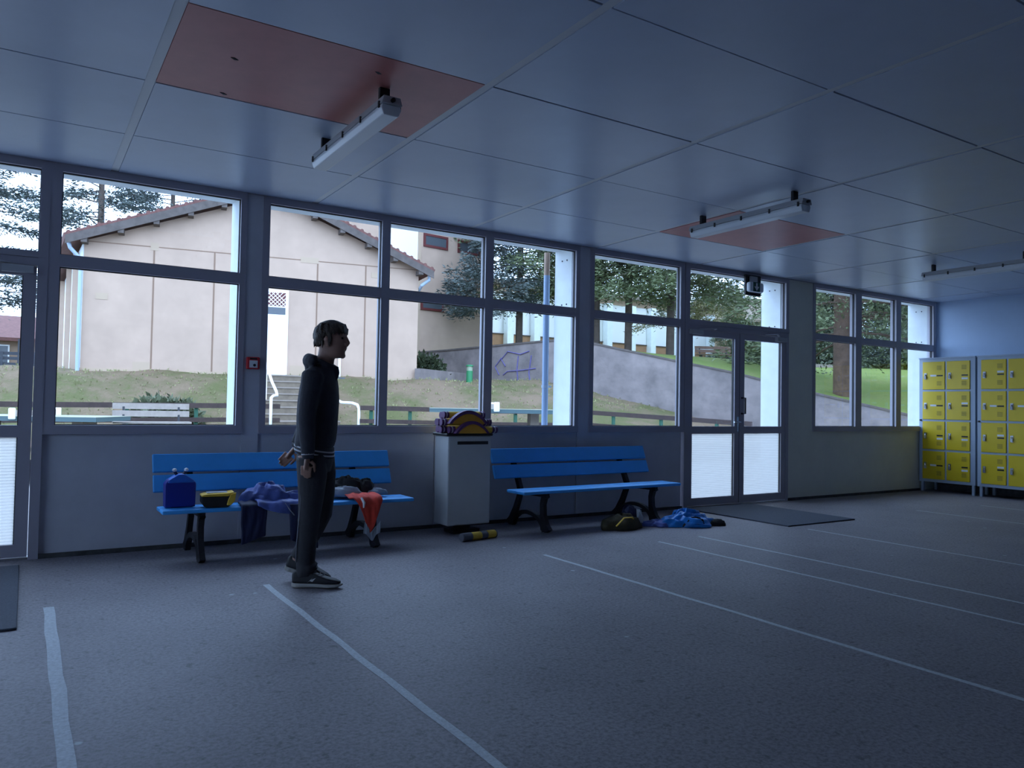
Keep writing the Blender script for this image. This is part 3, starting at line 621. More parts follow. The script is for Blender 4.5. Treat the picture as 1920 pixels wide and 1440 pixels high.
obj('mouth_line', MB().tube([(.182,-.022,1.5625),(.197,0,1.5625),(.182,.022,1.5625)], .002, 6), 'purple', body)
# hair: cap with fringe and locks
hb = MB()
hb.rings([(1.575,-.004,.045,0,.058,2.),(1.60,-.016,.065,0,.076,2.),(1.63,-.020,.085,0,.085,2.1),(1.655,-.021,.135,0,.088,2.1),(1.685,-.017,.196,0,.086,2.2),(1.71,-.006,.195,0,.080,2.2),(1.733,.016,.172,0,.064,2.1),(1.748,.05,.14,0,.04,2.),(1.755,.08,.115,0,.02,2.)], 32)
rd = random.Random(5)
for i in range(70):
    q = rd.uniform(0, 6.28); z = rd.uniform(1.60, 1.70)
    cx, rx = .085, .105; x, y = cx+rx*math.cos(q), .083*math.sin(q)
    if math.cos(q) > .25 and z < 1.668: z = rd.uniform(1.668, 1.70)
    nrm = Vector((math.cos(q), math.sin(q), 0))
    p = Vector((x, y, z)); L = rd.uniform(.022, .045)
    tip = p-Vector((0,0,L))+nrm*.005
    if math.cos(q) > .25: tip.z = max(tip.z, 1.645)
    hb.tube([p+Vector((0,0,.03))-nrm*.012, p, tip], [.012,.011,.004], 6)
for i in range(16):
    y = -.07+.14*i/15; hb.tube([(.15,y*.8,1.72),(.186,y*.95,1.695),(.196-.25*y*y*8,y,1.664+rd.uniform(-.006,.006))], [.012,.012,.004], 6)
for s in (-1, 1): hb.tube([(.10,s*.079,1.66),(.108,s*.08,1.615),(.106,s*.078,1.585)], [.014,.011,.005], 6)
obj('hair', remesh(hb, .0055, 1, 'hair'), 'hair', pe)
# jacket
jb = MB()
jb.rings([(.905,-.138,.108,0,.158,2.3),(.95,-.138,.122,0,.165,2.3),(1.02,-.126,.130,0,.165,2.3),(1.12,-.125,.136,0,.165,2.3),(1.22,-.118,.142,0,.172,2.3),(1.30,-.104,.136,0,.182,2.3),(1.36,-.088,.128,0,.185,2.2),(1.405,-.07,.122,0,.155,2.1),(1.43,-.045,.122,0,.11,2.),(1.445,-.02,.125,0,.085,2.)], 36)
for s in (-1, 1):
    A = [Vector(p) for p in ARM[s]]
    m1 = (A[0]*.5+A[1]*.5)+Vector((-.004,0,0)); m2 = A[1]*.5+A[2]*.5
    jb.tube([A[0]+Vector((0,-s*.05,.015)), A[0], m1, A[1], m2, A[2]+Vector((0,0,.012))], [.055,.074,.062,.056,.05,.042], 16)
# collar ring and hood
jb.tube([(.095+.045*math.cos(q)-.03, .075*math.sin(q), 1.455+.022*math.cos(q)*-1) for q in np.linspace(0, 2*math.pi, 17)], .022, 10, cap=False)
jb.tube([(.128,-.02,1.44),(.132,0,1.40),(.128,0,1.36)], [.02,.02,.012], 10)
hq = np.linspace(-1.45, 1.45, 11)
jb.tube([(.03-.085*math.cos(q), .125*math.sin(q), 1.462+.022*math.cos(q)) for q in hq], [(.026+.012*math.cos(q), .040+.008*math.cos(q)) for q in hq], 12)
jb.ball((-.036,0,1.482), (.036,.055,.045), 12); jb.ball((-.02,0,1.43), (.06,.10,.05), 12)
obj('jacket', remesh(jb, .008, 3, 'jacket'), 'jacket', pe)
def hem(z0, z1, tilt, off, m, nm):
    n = 40; vs = []
    for z in (z0, z1):
        for ins in (0, 1):
            for k in range(n):
                q = 2*math.pi*k/n; cx, rx, ry = -.014, .124+off-ins*.012, .159+off-ins*.012
                x = cx+rx*math.cos(q); vs.append((x, ry*math.sin(q), z-tilt*(x-cx)))
    fs = []
    for k in range(n):
        k2 = (k+1) % n
        fs += [(k, k2, 2*n+k2, 2*n+k), (n+k, 3*n+k, 3*n+k2, n+k2), (2*n+k, 2*n+k2, 3*n+k2, 3*n+k), (k, n+k, n+k2, k2)]
    return obj(nm, MB().add(vs, fs), m, pe, smooth=True)
hem(.855, .925, .22, .003, 'jacket', 'rib_hem'); hem(.868, .878, .22, .006, 'ribw', 'hem_stripe'); hem(.893, .903, .22, .006, 'ribw', 'hem_stripe')
for s in (-1, 1):
    A = [Vector(p) for p in ARM[s]]; d = (A[2]-A[1]).normalized()
    cf = obj('cuff', MB().tube([A[2]-d*.05, A[2]-d*.03, A[2], A[2]+d*.012], [.042,.041,.037,.034], 16), 'jacket', pe, smooth=True)
    obj('cuff_stripe', MB().tube([A[2]-d*.022, A[2]-d*.014], .0415, 16), 'ribw', cf)
# trousers
tb = MB()
tb.rings([(.74,-.112,.088,0,.165,2.2),(.82,-.122,.105,0,.165,2.3),(.90,-.118,.104,0,.155,2.3),(.93,-.11,.10,0,.148,2.2)], 32)
PL = {-1: ([(-.012,-.085,.84),(-.004,-.092,.72),(-.010,-.094,.58),(-.022,-.094,.44),(-.036,-.097,.30),(-.042,-.099,.17),(-.043,-.10,.095),(-.04,-.10,.075)], [.098,.096,.082,.070,.066,.060,.058,.056]),
      1: ([(.0,.085,.84),(.014,.09,.72),(.02,.092,.58),(.018,.094,.45),(-.045,.096,.32),(-.115,.098,.21),(-.15,.10,.15)], [.098,.093,.08,.066,.060,.055,.05])}
for s in (-1, 1): tb.tube(*PL[s], 18)
for z, a in ((.44,.0),(.40,1.),(.36,2.2),(.14,.6),(.11,2.)): tb.tube([(-.03+.06*math.cos(q), -.096+.064*math.sin(q), z+.012*math.sin(q+a)) for q in np.linspace(0, 2*math.pi, 17)], .008, 6, cap=False)
obj('trousers', remesh(tb, .008, 3, 'trousers'), 'jeans', pe)
obj('side_piping', MB().tube([(p[0]-.05, p[1]-r*.72, p[2]) for p, r in zip(*PL[-1])][1:6], .005, 6), 'grey', pe)
# shoes
def shoe(loc, pitch, s):
    L = .30; sb = MB(); ub = MB()
    st = [(-.09,.030,.0),(-.085,.036,.0),(-.02,.034,.004),(.05,.038,.004),(.12,.046,.0),(.175,.040,.004),(.205,.022,.012)]
    def section(x, hw, z0, z1, n=14): return [(x, hw*math.copysign(abs(math.cos(q))**.6, math.cos(q)), (z0+z1)/2+(z1-z0)/2*math.copysign(abs(math.sin(q))**.6, math.sin(q))) for q in [2*math.pi*k/n for k in range(n)]]
    def loft(mb, secs):
        n = len(secs[0]); vs = [p for c in secs for p in c]
        mb.add(vs, [(i*n+k, i*n+(k+1) % n, (i+1)*n+(k+1) % n, (i+1)*n+k) for i in range(len(secs)-1) for k in range(n)]+[tuple(range(n-1,-1,-1)), tuple(range((len(secs)-1)*n, len(secs)*n))])
    loft(sb, [section(-.115,.022,.01,.036)]+[section(x,h,z,.034 if x < .1 else .028) for x, h, z in st]+[section(.215,.012,.016,.026)])
    loft(ub, [section(-.112,.018,.03,.095),section(-.098,.032,.03,.112),section(-.05,.037,.028,.108),section(.0,.038,.026,.108),(section(.05,.041,.026,.092)),section(.11,.045,.024,.070),section(.165,.038,.024,.056),section(.20,.018,.024,.042)])
    u = obj('shoe', remesh(ub, .006, 2, 'shoe'), 'shoe', pe); so = obj('sole', remesh(sb, .006, 1, 'sole'), 'sole', u)
    lg = obj('side_mark', MB().prism([(-.005,.04),(.03,.072),(.018,.058),(.05,.07),(.028,.046),(.01,.052)], 'y', -.0435, -.040), 'logo', u)
    obj('laces', MB().tube([(.03,-.026,.094),(.04,.026,.098)], .004, 6).tube([(.055,-.026,.086),(.065,.026,.088)], .004, 6).tube([(.08,-.026,.078),(.09,.026,.078)], .004, 6).tube([(-.04,-.03,.108),(-.06,0,.115),(-.04,.03,.108)], .006, 6), 'grey', u)
    u.location = loc; u.rotation_euler = (0, pitch, 0); return u
shoe((-.012,-.105,.0), 0, -1)
shoe((-.128,.105,.038), math.radians(15), 1)

# ================================================================== OUTSIDE: GROUND
def rbf(pts):
    p = np.array(pts, float); xy = p[:, :2]; n = len(p)
    def K(a, b):
        d = np.linalg.norm(a[:, None]-b[None], axis=2)+1e-9; return d*d*np.log(d)
    A = np.zeros((n+3, n+3)); A[:n, :n] = K(xy, xy)+np.eye(n)*.02; A[:n, n] = 1; A[:n, n+1:] = xy; A[n:, :n] = A[:n, n:].T
    w = np.linalg.solve(A, np.r_[p[:, 2], 0, 0, 0])
    return lambda q: K(np.atleast_2d(q), xy)@w[:n]+w[n]+np.atleast_2d(q)@w[n+1:]
GP = []
for x in range(-14, 24, 4): GP += [(x,.3,-.02),(x,3,.05),(x,6,.17)]
GP += [(x,9,.3) for x in (-14,-10,-6,-2,2,6,10)]
fac_y = lambda x: 15.16-.165*(x-5.72)
for x in (-14,-10,-6,-2,0,2,4,6,8,10): GP += [(x, fac_y(x)-3.7, .45), (x, fac_y(x)-2.2, 1.12), (x, fac_y(x)-.7, 1.88), (x, fac_y(x)+.5, 1.95), (x, 22, 2.05)]
GP += [(12.2,15.1,1.95),(13.4,16.6,2.05),(14.7,14.1,2.0),(15.6,12.9,1.68),(17.3,10.7,1.08),(18.2,9.3,.75),(20,5,.15),(12,9,.42),(13,7,.32),(14,10.8,1.15),(12.5,12,1.35),(16,9,.6),(18,14,1.8),(-14,45,2.9),(-6,45,2.9),(0,45,3.0),(10,40,3),(24,10,.6),(22,20,2)]
gz = rbf(GP)
def grid(name, x0, x1, y0, y1, st, fn):
    xs = np.arange(x0, x1+st/2, st); ys = np.arange(y0, y1+st/2, st); X, Y = np.meshgrid(xs, ys, indexing='ij')
    q = np.c_[X.ravel(), Y.ravel()]; z = fn(q); ny = len(ys)
    vs = np.c_[q, z]; fs = [(i*ny+j, (i+1)*ny+j, (i+1)*ny+j+1, i*ny+j+1) for i in range(len(xs)-1) for j in range(ny-1)]
    return MB().add(vs, fs)
def gfun(q):
    z = gz(q); n = .05*np.sin(q[:, 0]*1.9+1.3*np.sin(q[:, 1]*1.1))*np.sin(q[:, 1]*2.3)+.03*np.sin(q[:, 0]*4.3+q[:, 1]*3.7)
    far = np.clip((q[:, 1]-9.5)/2, 0, 1); return z+n*far
tag(obj('yard', MB().box(-90, 100, -70, 110, -.5, -.16), 'yard'), 'grey asphalt yard around the hall', 'yard', kind='structure')
gd = tag(obj('ground', grid('ground', -14, 24, 7.25, 48, .4, gfun), 'bank', smooth=True), 'yard and grassy bank of patchy turf and bare soil outside', 'ground', kind='structure')
# upper lawn behind the retaining wall
WT = [(13.0,20.5,3.22),(13.43,19.0,3.25),(14.1,16.6,3.32),(14.78,14.1,3.39),(15.02,13.25,3.36),(15.53,12.9,3.27),(17.25,10.67,2.66),(18.13,9.30,2.32),(19.13,7.14,1.69),(20.46,4.55,1.0),(21.8,2.0,.4)]
FARP = [(13.5,36),(16,40),(24,44),(40,46),(58,44),(66,40),(72,34),(76,26),(78,16),(78,4),(70,-8)]
LP = [(x, y, z-.10) for x, y, z in WT]+[(16.75,19.2,3.7),(18.8,16.8,3.65),(20,15.5,3.35),(22,13,3.1),(25,16.6,3.2),(30,19,3.4),(37.3,16.9,3.53),(34.5,16.2,3.4),(20,28,4.0),(38,28,4.2),(48,18,3.7),(45,5,2.3),(30,8,2.5),(25,5,1.6),(60,30,5.5),(75,10,4.5),(70,-6,3),(22,8.3,1.75)]
lz = rbf(LP)
def dens(P, k):
    o = []
    for a, b in zip(P[:-1], P[1:]):
        for i in range(k): o.append(tuple(np.array(a)+(np.array(b)-np.array(a))*i/k))
    return o+[P[-1]]
A_, B_ = dens(WT, 5), dens(FARP, 5); nt = 40; vs = []
for a, b in zip(A_, B_):
    for j in range(nt+1):
        t_ = (j/nt)**1.8; vs.append((a[0]+.1*(1-t_)*.9+(b[0]-a[0])*t_, a[1]+.05+(b[1]-a[1])*t_))
vs = np.array(vs); zz = lz(vs)
tag(obj('lawn', MB().add(np.c_[vs, zz], [(i*(nt+1)+j, (i+1)*(nt+1)+j, (i+1)*(nt+1)+j+1, i*(nt+1)+j+1) for i in range(len(A_)-1) for j in range(nt)]), 'lawn', smooth=True), 'green mown lawn rising behind the retaining wall', 'lawn', kind='structure')
# retaining wall
rw = thing('retaining_wall', 'grey weathered concrete retaining wall stepping down beside the lawn', 'wall', (WT[4][0], WT[4][1], 0))
def wall_piece(nm, P, th, base, m):
    mb = MB(); ox, oy = WT[4][0], WT[4][1]
    vs = []
    for i, (x, y, z) in enumerate(P):
        a = np.array(P[max(0, i-1)][:2]); b = np.array(P[min(len(P)-1, i+1)][:2]); t_ = (b-a)/np.linalg.norm(b-a); n = np.array([-t_[1], t_[0]])
        if n[0] < 0 and n[1] < 0: n = -n
        for zz_ in (base, z):
            for s in (0, 1): vs.append((x+n[0]*th*s-ox, y+n[1]*th*s-oy, zz_))
    N = len(P); fs = []
    for i in range(N-1):
        o = 4*i; fs += [(o, o+4, o+6, o+2), (o+1, o+3, o+7, o+5), (o+2, o+6, o+7, o+3), (o, o+1, o+5, o+4)]
    fs += [(0, 2, 3, 1), (4*N-4, 4*N-3, 4*N-1, 4*N-2)]
    return obj(nm, mb.add(vs, fs), m, rw)
wall_piece('face', WT, .22, -.4, 'conc')
cop = [(x-.02, y-.02, z+.05) for x, y, z in WT]
def coping():
    vs = []; ox, oy = WT[4][0], WT[4][1]
    for i, (x, y, z) in enumerate(WT):
        a = np.array(WT[max(0, i-1)][:2]); b = np.array(WT[min(len(WT)-1, i+1)][:2]); t_ = (b-a)/np.linalg.norm(b-a); n = np.array([-t_[1], t_[0]])
        if n[0] < 0 and n[1] < 0: n = -n
        for dz in (.001, .06):
            for s in (-.03, .26): vs.append((x+n[0]*s-ox, y+n[1]*s-oy, z+dz))
    N = len(WT); fs = []
    for i in range(N-1):
        o = 4*i; fs += [(o, o+4, o+6, o+2), (o+1, o+3, o+7, o+5), (o+2, o+6, o+7, o+3), (o, o+1, o+5, o+4)]
    fs += [(0, 2, 3, 1), (4*N-4, 4*N-3, 4*N-1, 4*N-2)]
    return obj('coping', MB().add(vs, fs), 'wood', rw)
coping()
def on_wall(s, z):   # s metres back from the corner along the left stretch
    a = Vector((14.78,14.1,0)); b = Vector((14.1,16.6,0)); d = (b-a).normalized(); n = Vector((-d.y, d.x, 0))
    if n.y > 0: n = -n
    p = a+d*s+n*.012; return (p.x-WT[4][0], p.y-WT[4][1], z)
for st in ([(.9,2.95),(1.0,2.35),(.95,2.1)],[(1.5,2.95),(1.55,2.5),(1.5,2.1)],[(.7,2.5),(1.3,2.45),(2.0,2.42),(2.2,2.3)],[(1.0,3.1),(1.4,3.0),(2.0,3.12),(2.3,2.85),(2.1,2.6)],[(2.3,2.9),(2.6,2.6),(2.4,2.3)]):
    obj('graffiti_stroke', MB().tube([on_wall(*p) for p in st], .022, 6), 'graffiti', rw)
# low kerb wall and bollard, shrub
lw = tag(obj('low_wall', MB().box(0,3.2,-.1,.1,-.4,.36), 'conc', loc=(9.95,14.25,1.93)), 'low concrete kerb wall right of the tan building', 'wall'); lw.rotation_euler = (0,0,.62)
bo = thing('bollard_light', 'short green bollard light with pale cap by the retaining wall', 'bollard', (12.2,15.08,1.93))
obj('post', MB().tube([(0,0,-.05),(0,0,.40)], .105, 14), 'bollg', bo); obj('lantern', MB().tube([(0,0,.40),(0,0,.54)], .10, 14), 'bollt', bo); obj('cap', MB().tube([(0,0,.54),(0,0,.58),(0,0,.60)], [.125,.125,.06], 14), 'bollg', bo)
# timber railing
RP = [(-13,11.5,1.12),(-.24,11.3,1.11),(3.9,11.3,1.145),(5.0,11.15,1.145)], [(6.75,10.6,1.145),(7.22,10.3,1.145),(9.64,9.4,1.115),(12.24,8.7,1.12),(13.51,6.6,1.005),(13.9,5.0,.94)]
for P, lab in zip(RP, ('brown timber railing on green posts left of the stone steps', 'brown timber railing on green posts right of the stone steps')):
    r_ = thing('timber_railing', lab, 'railing', (P[1][0], P[1][1], 0), group='timber railings'); o_ = Vector((P[1][0], P[1][1], 0))
    for a, b in zip(P[:-1], P[1:]):
        a = Vector(a)-o_; b = Vector(b)-o_
        obj('top_rail', MB().bar(a+Vector((0,0,-.045)), b+Vector((0,0,-.045)), .05, .11), 'rail', r_)
        obj('lower_rail', MB().bar(a+Vector((0,0,-.36)), b+Vector((0,0,-.36)), .05, .10), 'rail', r_)
        n = max(1, int((b-a).length/1.05))
        for i in range(n):
            p = a+(b-a)*(i+.5)/n+Vector((0,.06,0)); g = float(gz([(p.x+o_.x, p.y+o_.y)])[0])
            obj('post', MB().box(p.x-.035, p.x+.035, p.y-.03, p.y+.03, g-.1, p.z-.03), 'gpost', r_)
# stone steps
stp = thing('stone_steps', 'flight of pale stone steps up the bank to the white door', 'steps', (5.65,11.4,0)); 
for i in range(9):
    z1 = .42+(i+1)*.168; y0 = i*.31; x0 = -.95+i*.055; x1 = .95+i*.055
    sp_ = obj('step', MB().box(x0, x1, y0, y0+.36, z1-.3, z1-.035), 'stone', stp); obj('tread', MB().box(x0, x1, y0-.02, y0+.34, z1-.034, z1), 'concl', sp_)
obj('landing', MB().box(-.75,2.0,2.80,3.75,1.6,1.935), 'concl', stp); obj('landing_edge', MB().box(-.75,2.0,2.76,2.80,1.80,1.93), 'pane', stp)
for pts, lab in (([(6.72,10.62,.3),(6.72,10.62,1.08),(6.70,10.68,1.17),(6.62,10.8,1.21),(6.5,11.2,1.22),(6.45,11.5,1.30),(6.62,12.4,1.75),(6.80,13.4,2.3),(6.85,13.9,2.5),(6.87,14.05,2.45),(6.87,14.05,1.8)], 'white pipe handrail on the right side of stone steps'),
                 ([(4.75,11.0,.3),(4.75,11.0,1.30),(4.82,11.1,1.34),(4.95,11.25,1.36),(5.0,11.5,1.45),(5.02,12.0,1.70),(5.12,12.9,2.15),(5.2,13.7,2.5),(5.22,13.85,2.45),(5.22,13.85,1.7)], 'white pipe handrail on the left side of stone steps')):
    o_ = Vector((pts[0][0], pts[0][1], 0)); h = thing('handrail', lab, 'handrail', o_, group='white handrails'); L_ = [Vector(p)-o_ for p in pts]
    obj('tube', MB().tube(L_, .034, 10), 'wpipe', h, smooth=True)
    m_ = L_[6]; obj('post', MB().tube([m_, Vector((m_.x, m_.y, m_.z-.95))], .026, 10), 'wpipe', h)
# ping pong tables
def pingpong(loc, rz, label, zt):
    t = thing('ping_pong_table', label, 'table', loc, rz, 'outdoor table tennis tables')
    obj('top', MB().box(-1.37,1.37,-.76,.76,zt-.008,zt), 'tabtop', t); obj('slab', MB().box(-1.365,1.365,-.755,.755,zt-.085,zt-.0085), 'tabside', t)
    for x in (-.85,.85): obj('pedestal', MB().box(x-.09,x+.09,-.3,.3,-.3,zt-.085), 'concl', t)
    nt_ = obj('net', MB().box(-.012,.012,-.70,.70,zt+.001,zt+.10), 'wslat', t)
    for s in (-1, 1): obj('net_post', MB().box(-.06,.06,s*.80-.02,s*.80+.02,zt-.06,zt+.14), 'white', nt_, bevel=.02)
    return t
pingpong((.18,9.7,.12), math.radians(-27), 'teal outdoor table tennis table behind the left door', .76)
pingpong((8.5,7.35,.34), math.radians(-27), 'teal outdoor table tennis table behind the empty bench window', .80)
# outdoor benches
def obench(loc, rz, L, label, m, back=True):
    t = thing('outdoor_bench', label, 'bench', loc, rz)
    for y in (-.42,-.28,-.14): obj('seat_slat', MB().box(0,L,y,y+.115,.42,.455), m, t)
    if back:
        for z in (.55,.70): obj('back_slat', MB().box(0,L,.02+(z-.55)*.25,.05+(z-.55)*.25,z,z+.12), m, t)
    for x in (.2,L-.2):
        obj('leg', MB().bar((x,-.36,0),(x,-.32,.42),.06,.05,(1,0,0)), 'iron', t); obj('leg', MB().bar((x,-.02,0),(x,-.08,.42),.06,.05,(1,0,0)), 'iron', t); obj('bearer', MB().box(x-.025,x+.025,-.40,.0,.38,.419), 'iron', t)
        if back: obj('back_post', MB().bar((x,.0,.40),(x,.10,.82),.05,.04,(1,0,0)), 'iron', t)
    return t
obench((1.47,10.35,.31), math.radians(-3), 1.42, 'weathered white slatted bench in front of the timber railing', 'wslat')
obench((8.4,8.6,.27), math.radians(-20), 1.5, 'low backless bench under the table view left of concrete leg', 'pinkslat', False)
obench((10.1,8.0,.27), math.radians(-22), 1.5, 'low backless bench right of table leg near the downpipe', 'pinkslat', False)
obench((24.3,16.9,3.12), math.radians(-32), 1.55, 'faded brown slatted bench up on the lawn', 'pinkslat')

# ================================================================== BUILDINGS
FD = Vector((.987,-.163,0)); FN = Vector((.163,.987,0)); FP = Vector((5.72,15.16,0)); frz = math.atan2(FD.y, FD.x)
b1 = thing('gable_building', 'tan rendered building with gabled tile roof and white door', 'building', FP, frz)
GB = [(-4.61,1.6),(4.35,1.6),(4.35,5.30),(0,7.02),(-4.61,5.30)]
obj('gable_wall', MB().prism(GB, 'y', 0, .25), 'tan', b1)
# side wall runs back along the hall's own depth direction
c, s_ = math.cos(-frz), math.sin(-frz)
loc2 = lambda X, Y: (c*(X-FP.x)-s_*(Y-FP.y), s_*(X-FP.x)+c*(Y-FP.y))
e0 = loc2(1.15, 15.95); e1 = loc2(.95, 29); 
obj('side_wall', MB().prism([e0, (e0[0]+.2, e0[1]), (e1[0]+.2, e1[1]), e1], 'z', 1.6, 5.25), 'fin', b1)
for k in (.12,.34,.6,.85): 
    p = (e0[0]+(e1[0]-e0[0])*k, e0[1]+(e1[1]-e0[1])*k); obj('pilaster', MB().box(p[0]-.10, p[0]+.1, p[1]-.25, p[1]+.25, 1.6, 5.2), 'tan', b1)
rk = Vector((e1[0]-e0[0], e1[1]-e0[1], 0)).normalized()
def roof_slope(x0, z0, x1, z1, nm, back):
    t = Vector((x1-x0, 0, z1-z0)); 
    A = Vector((x0,-.35,z0)); B = Vector((x1,-.35,z1)); up = Vector((-t.z,0,t.x)).normalized()*.12
    if up.z < 0: up = -up
    vs = [A, B, B+back, A+back]; vs += [v+up for v in vs]
    ro = obj(nm, MB().add(vs, [(0,1,2,3),(4,7,6,5),(0,4,5,1),(1,5,6,2),(2,6,7,3),(3,7,4,0)]), 'rooft', b1)
    obj('barge_board', MB().add([A+Vector((0,-.03,-.16)), B+Vector((0,-.03,-.16)), B+Vector((0,-.001,-.16)), A+Vector((0,-.001,-.16)), A+Vector((0,-.03,.06)), B+Vector((0,-.03,.06)), B+Vector((0,-.001,.06)), A+Vector((0,-.001,.06))], [(0,1,2,3),(4,7,6,5),(0,4,5,1),(1,5,6,2),(2,6,7,3),(3,7,4,0)]), 'wood', ro)
    n = 6
    for i in range(n):
        p = A+(B-A)*(i+.5)/n; obj('purlin_end', MB().box(p.x-.07, p.x+.07, -.36, 0, p.z-.24, p.z-.10), 'wood', ro)
    nb = 22
    for i in range(nb):   # tile ridges along the verge
        p = A+(B-A)*((i+.5)/nb)+up; obj('verge_tile', MB().tube([p+Vector((0,-.01,-.02)), p+Vector((0,.5,-.02))], .06, 8), 'rooft', ro)
back = rk*13
roof_slope(-5.0, 5.28, 0.0, 7.20, 'roof_slope', back); roof_slope(4.72, 5.18, 0.0, 7.20, 'roof_slope', Vector((0,4.3,0)))
for x in (-2.96,-1.45,1.33,2.73): obj('vertical_joint', MB().box(x-.02, x+.02, -.006, .0, 1.9, 5.28), 'joint', b1)
obj('horizontal_joint', MB().box(-4.6, 4.34, -.006, 0, 5.28, 5.305), 'joint', b1)
for x0, x1, z0, z1 in ((-4.31,-4.03,3.80,3.97),(-3.05,-2.85,5.2,5.40),(-3.4,-2.98,1.95,2.2),(.85,1.35,5.22,5.38),(2.9,3.2,4.95,5.1),(.62,1.1,1.95,2.25)): obj('patch', MB().box(x0, x1, -.008, 0, z0, z1), 'patch', b1)
dr = obj('door', MB().box(-.28,.54,-.03,.0,1.95,4.38), 'whitedoor', b1)
dq = obj('transom_grille', MB().box(-.22,.46,-.036,-.03,3.92,4.30), 'winred', dr)
for i in range(-4, 8):
    for s in (-1, 1):
        x = -.22+i*.113; a = Vector((x,-.04,3.92)); b_ = Vector((x+s*.38,-.04,4.30))
        lo, hi = -.22, .46
        def clip(a, b):
            ta, tb_ = 0, 1
            dx = b.x-a.x
            for L_, sg in ((lo, 1), (hi, -1)):
                if sg*(a.x-L_) < 0 and sg*(b.x-L_) < 0: return None
                if sg*(a.x-L_) < 0: ta = max(ta, (L_-a.x)/dx)
                if sg*(b.x-L_) < 0: tb_ = min(tb_, (L_-a.x)/dx)
            return (a+(b-a)*ta, a+(b-a)*tb_) if tb_ > ta+.02 else None
        cc = clip(a, b_)
        if cc: obj('grille_bar', MB().bar(cc[0], cc[1], .018, .022, (0,1,0)), 'wpipe', dq)
obj('transom_panel', MB().box(-.22,.46,-.036,-.03,3.68,3.88), 'pane', dr)
obj('downspout', MB().tube([(-4.95,-.2,5.22),(-4.9,-.2,5.05),(-4.72,-.15,4.85),(-4.66,-.12,4.7),(-4.66,-.1,1.8)], .05, 10), 'zinc', b1)
obj('gutter_bend', MB().tube([(4.62,-.2,5.12),(4.62,-.2,4.98),(4.42,-.12,4.82),(4.40,.12,4.7)], .05, 10), 'zinc', b1)
obj('white_pipe', MB().tube([(2.01,-.06,1.8),(2.01,-.06,2.62)], .04, 8), 'wpipe', b1)
obj('right_wall', MB().box(4.15,4.35,.25,4.0,1.6,5.25), 'tan', b1)
obj('left_plinth', MB().box(-4.64,4.36,-.01,.0,1.6,2.0), 'patch', b1)

b2 = thing('tall_tan_building', 'tall tan building with small dark red windows behind the gable', 'building', (12.9,20.45,0), math.atan2(.156,.988))
obj('wall', MB().box(.0,3.55,0,8,1.5,9.0), 'tan', b2); obj('white_bay', MB().box(-1.65,-.12,.02,8,1.5,9.0), 'wwall', b2); obj('corner_post', MB().box(-.12,0,-.04,8,1.5,9.0), 'patch', b2)
obj('rear_wall', MB().box(-4.9,-1.65,.04,8,1.5,9.2), 'tan', b2); obj('roof', MB().box(-5.1,3.8,-.3,8.3,9.2,9.5), 'wood', b2)
obj('floor_joint', MB().box(0,3.55,-.006,0,4.9,4.93), 'joint', b2)
for x0, x1, z0, z1 in ((.12,1.30,7.42,7.95),(1.80,2.95,7.42,7.95),(.05,1.15,4.92,5.45)):
    f = obj('window', MB().box(x0, x1, -.05, .0, z0, z0+.09).box(x0, x1, -.05, 0, z1-.09, z1).box(x0, x0+.09, -.05, 0, z0+.09, z1-.09).box(x1-.09, x1, -.05, 0, z0+.09, z1-.09), 'winred', b2)
    obj('pane', MB().box(x0+.09, x1-.09, -.03, -.002, z0+.09, z1-.09), 'pane', f)
g = thing('sports_hall', 'long sports hall with white panels between pale pilasters behind trees', 'building', (20.1,28.0,0), math.atan2(.5,17.8))
obj('brick_wall', MB().box(-3.6,17.7,0,10,3.2,5.03), 'brickband', g); obj('upper_wall', MB().box(-3.6,17.7,.0,10,7.3,7.7), 'tan', g); obj('roof', MB().box(-3.9,18,-.4,10.3,7.7,7.9), 'concl', g)
xs = [-1.7,.0,1.55,3.3,5.05,6.75,8.5,10.35,12.0,13.75,15.4,17.25]
for x in xs: obj('pilaster', MB().box(x-.2,x+.2,-.4,-.001,3.2,7.3), 'fin', g)
for a, b in zip(xs[:-1], xs[1:]): obj('white_panel', MB().box(a+.02,b-.02,.03,.2,5.08,7.3), 'wwall', g)
obj('sill_line', MB().box(-3.6,17.7,-.05,.0,5.03,5.08), 'wood', g); obj('corner_brick', MB().box(17.46,17.75,-.06,10,3.2,7.3), 'brickband', g)
def house(loc, rz, w, dp_, hw, hr, label, m, rm='rooft'):
    h = thing('house', label, 'house', loc, rz)
    obj('wall', MB().box(-w/2,w/2,0,dp_,-1,hw), m, h)
    obj('roof', MB().prism([(-.5,hw-.1),(dp_/2,hr),(dp_+.5,hw-.1),(dp_+.5,hw-.3),(dp_/2,hr-.22),(-.5,hw-.3)], 'x', -w/2-.4, w/2+.4), rm, h)
    for x in (-w/4, w/4):
        f = obj('window', MB().box(x-.5,x+.5,-.06,0,hw-1.7,hw-.5), 'wwall', h); obj('pane', MB().box(x-.42,x+.42,-.07,-.06,hw-1.62,hw-.58), 'pane', f)
    return h
house((-3.2,46.5,3.0), 0, 7.4, 8, 1.75, 3.3, 'distant low house with red tile roof beyond the left door', 'board')
house((47.5,34.5,5.5), math.radians(-40), 6, 6, 2.9, 4.9, 'distant tan house glimpsed between trees above the door', 'board', 'stone')
fe = thing('boundary_fence', 'dark boundary fence below the distant red-roofed house', 'fence', (-3,40,2.6))
for i in range(12): obj('post', MB().box(-4.4+i*.7,-4.32+i*.7,-.04,.04,-.2,1.6 if i % 4 == 2 else .95), 'fence', fe)
for z in (.3,.6,.85): obj('rail', MB().box(-4.4,3.4,.04,.08,z-.08,z+.08), 'fence', fe)
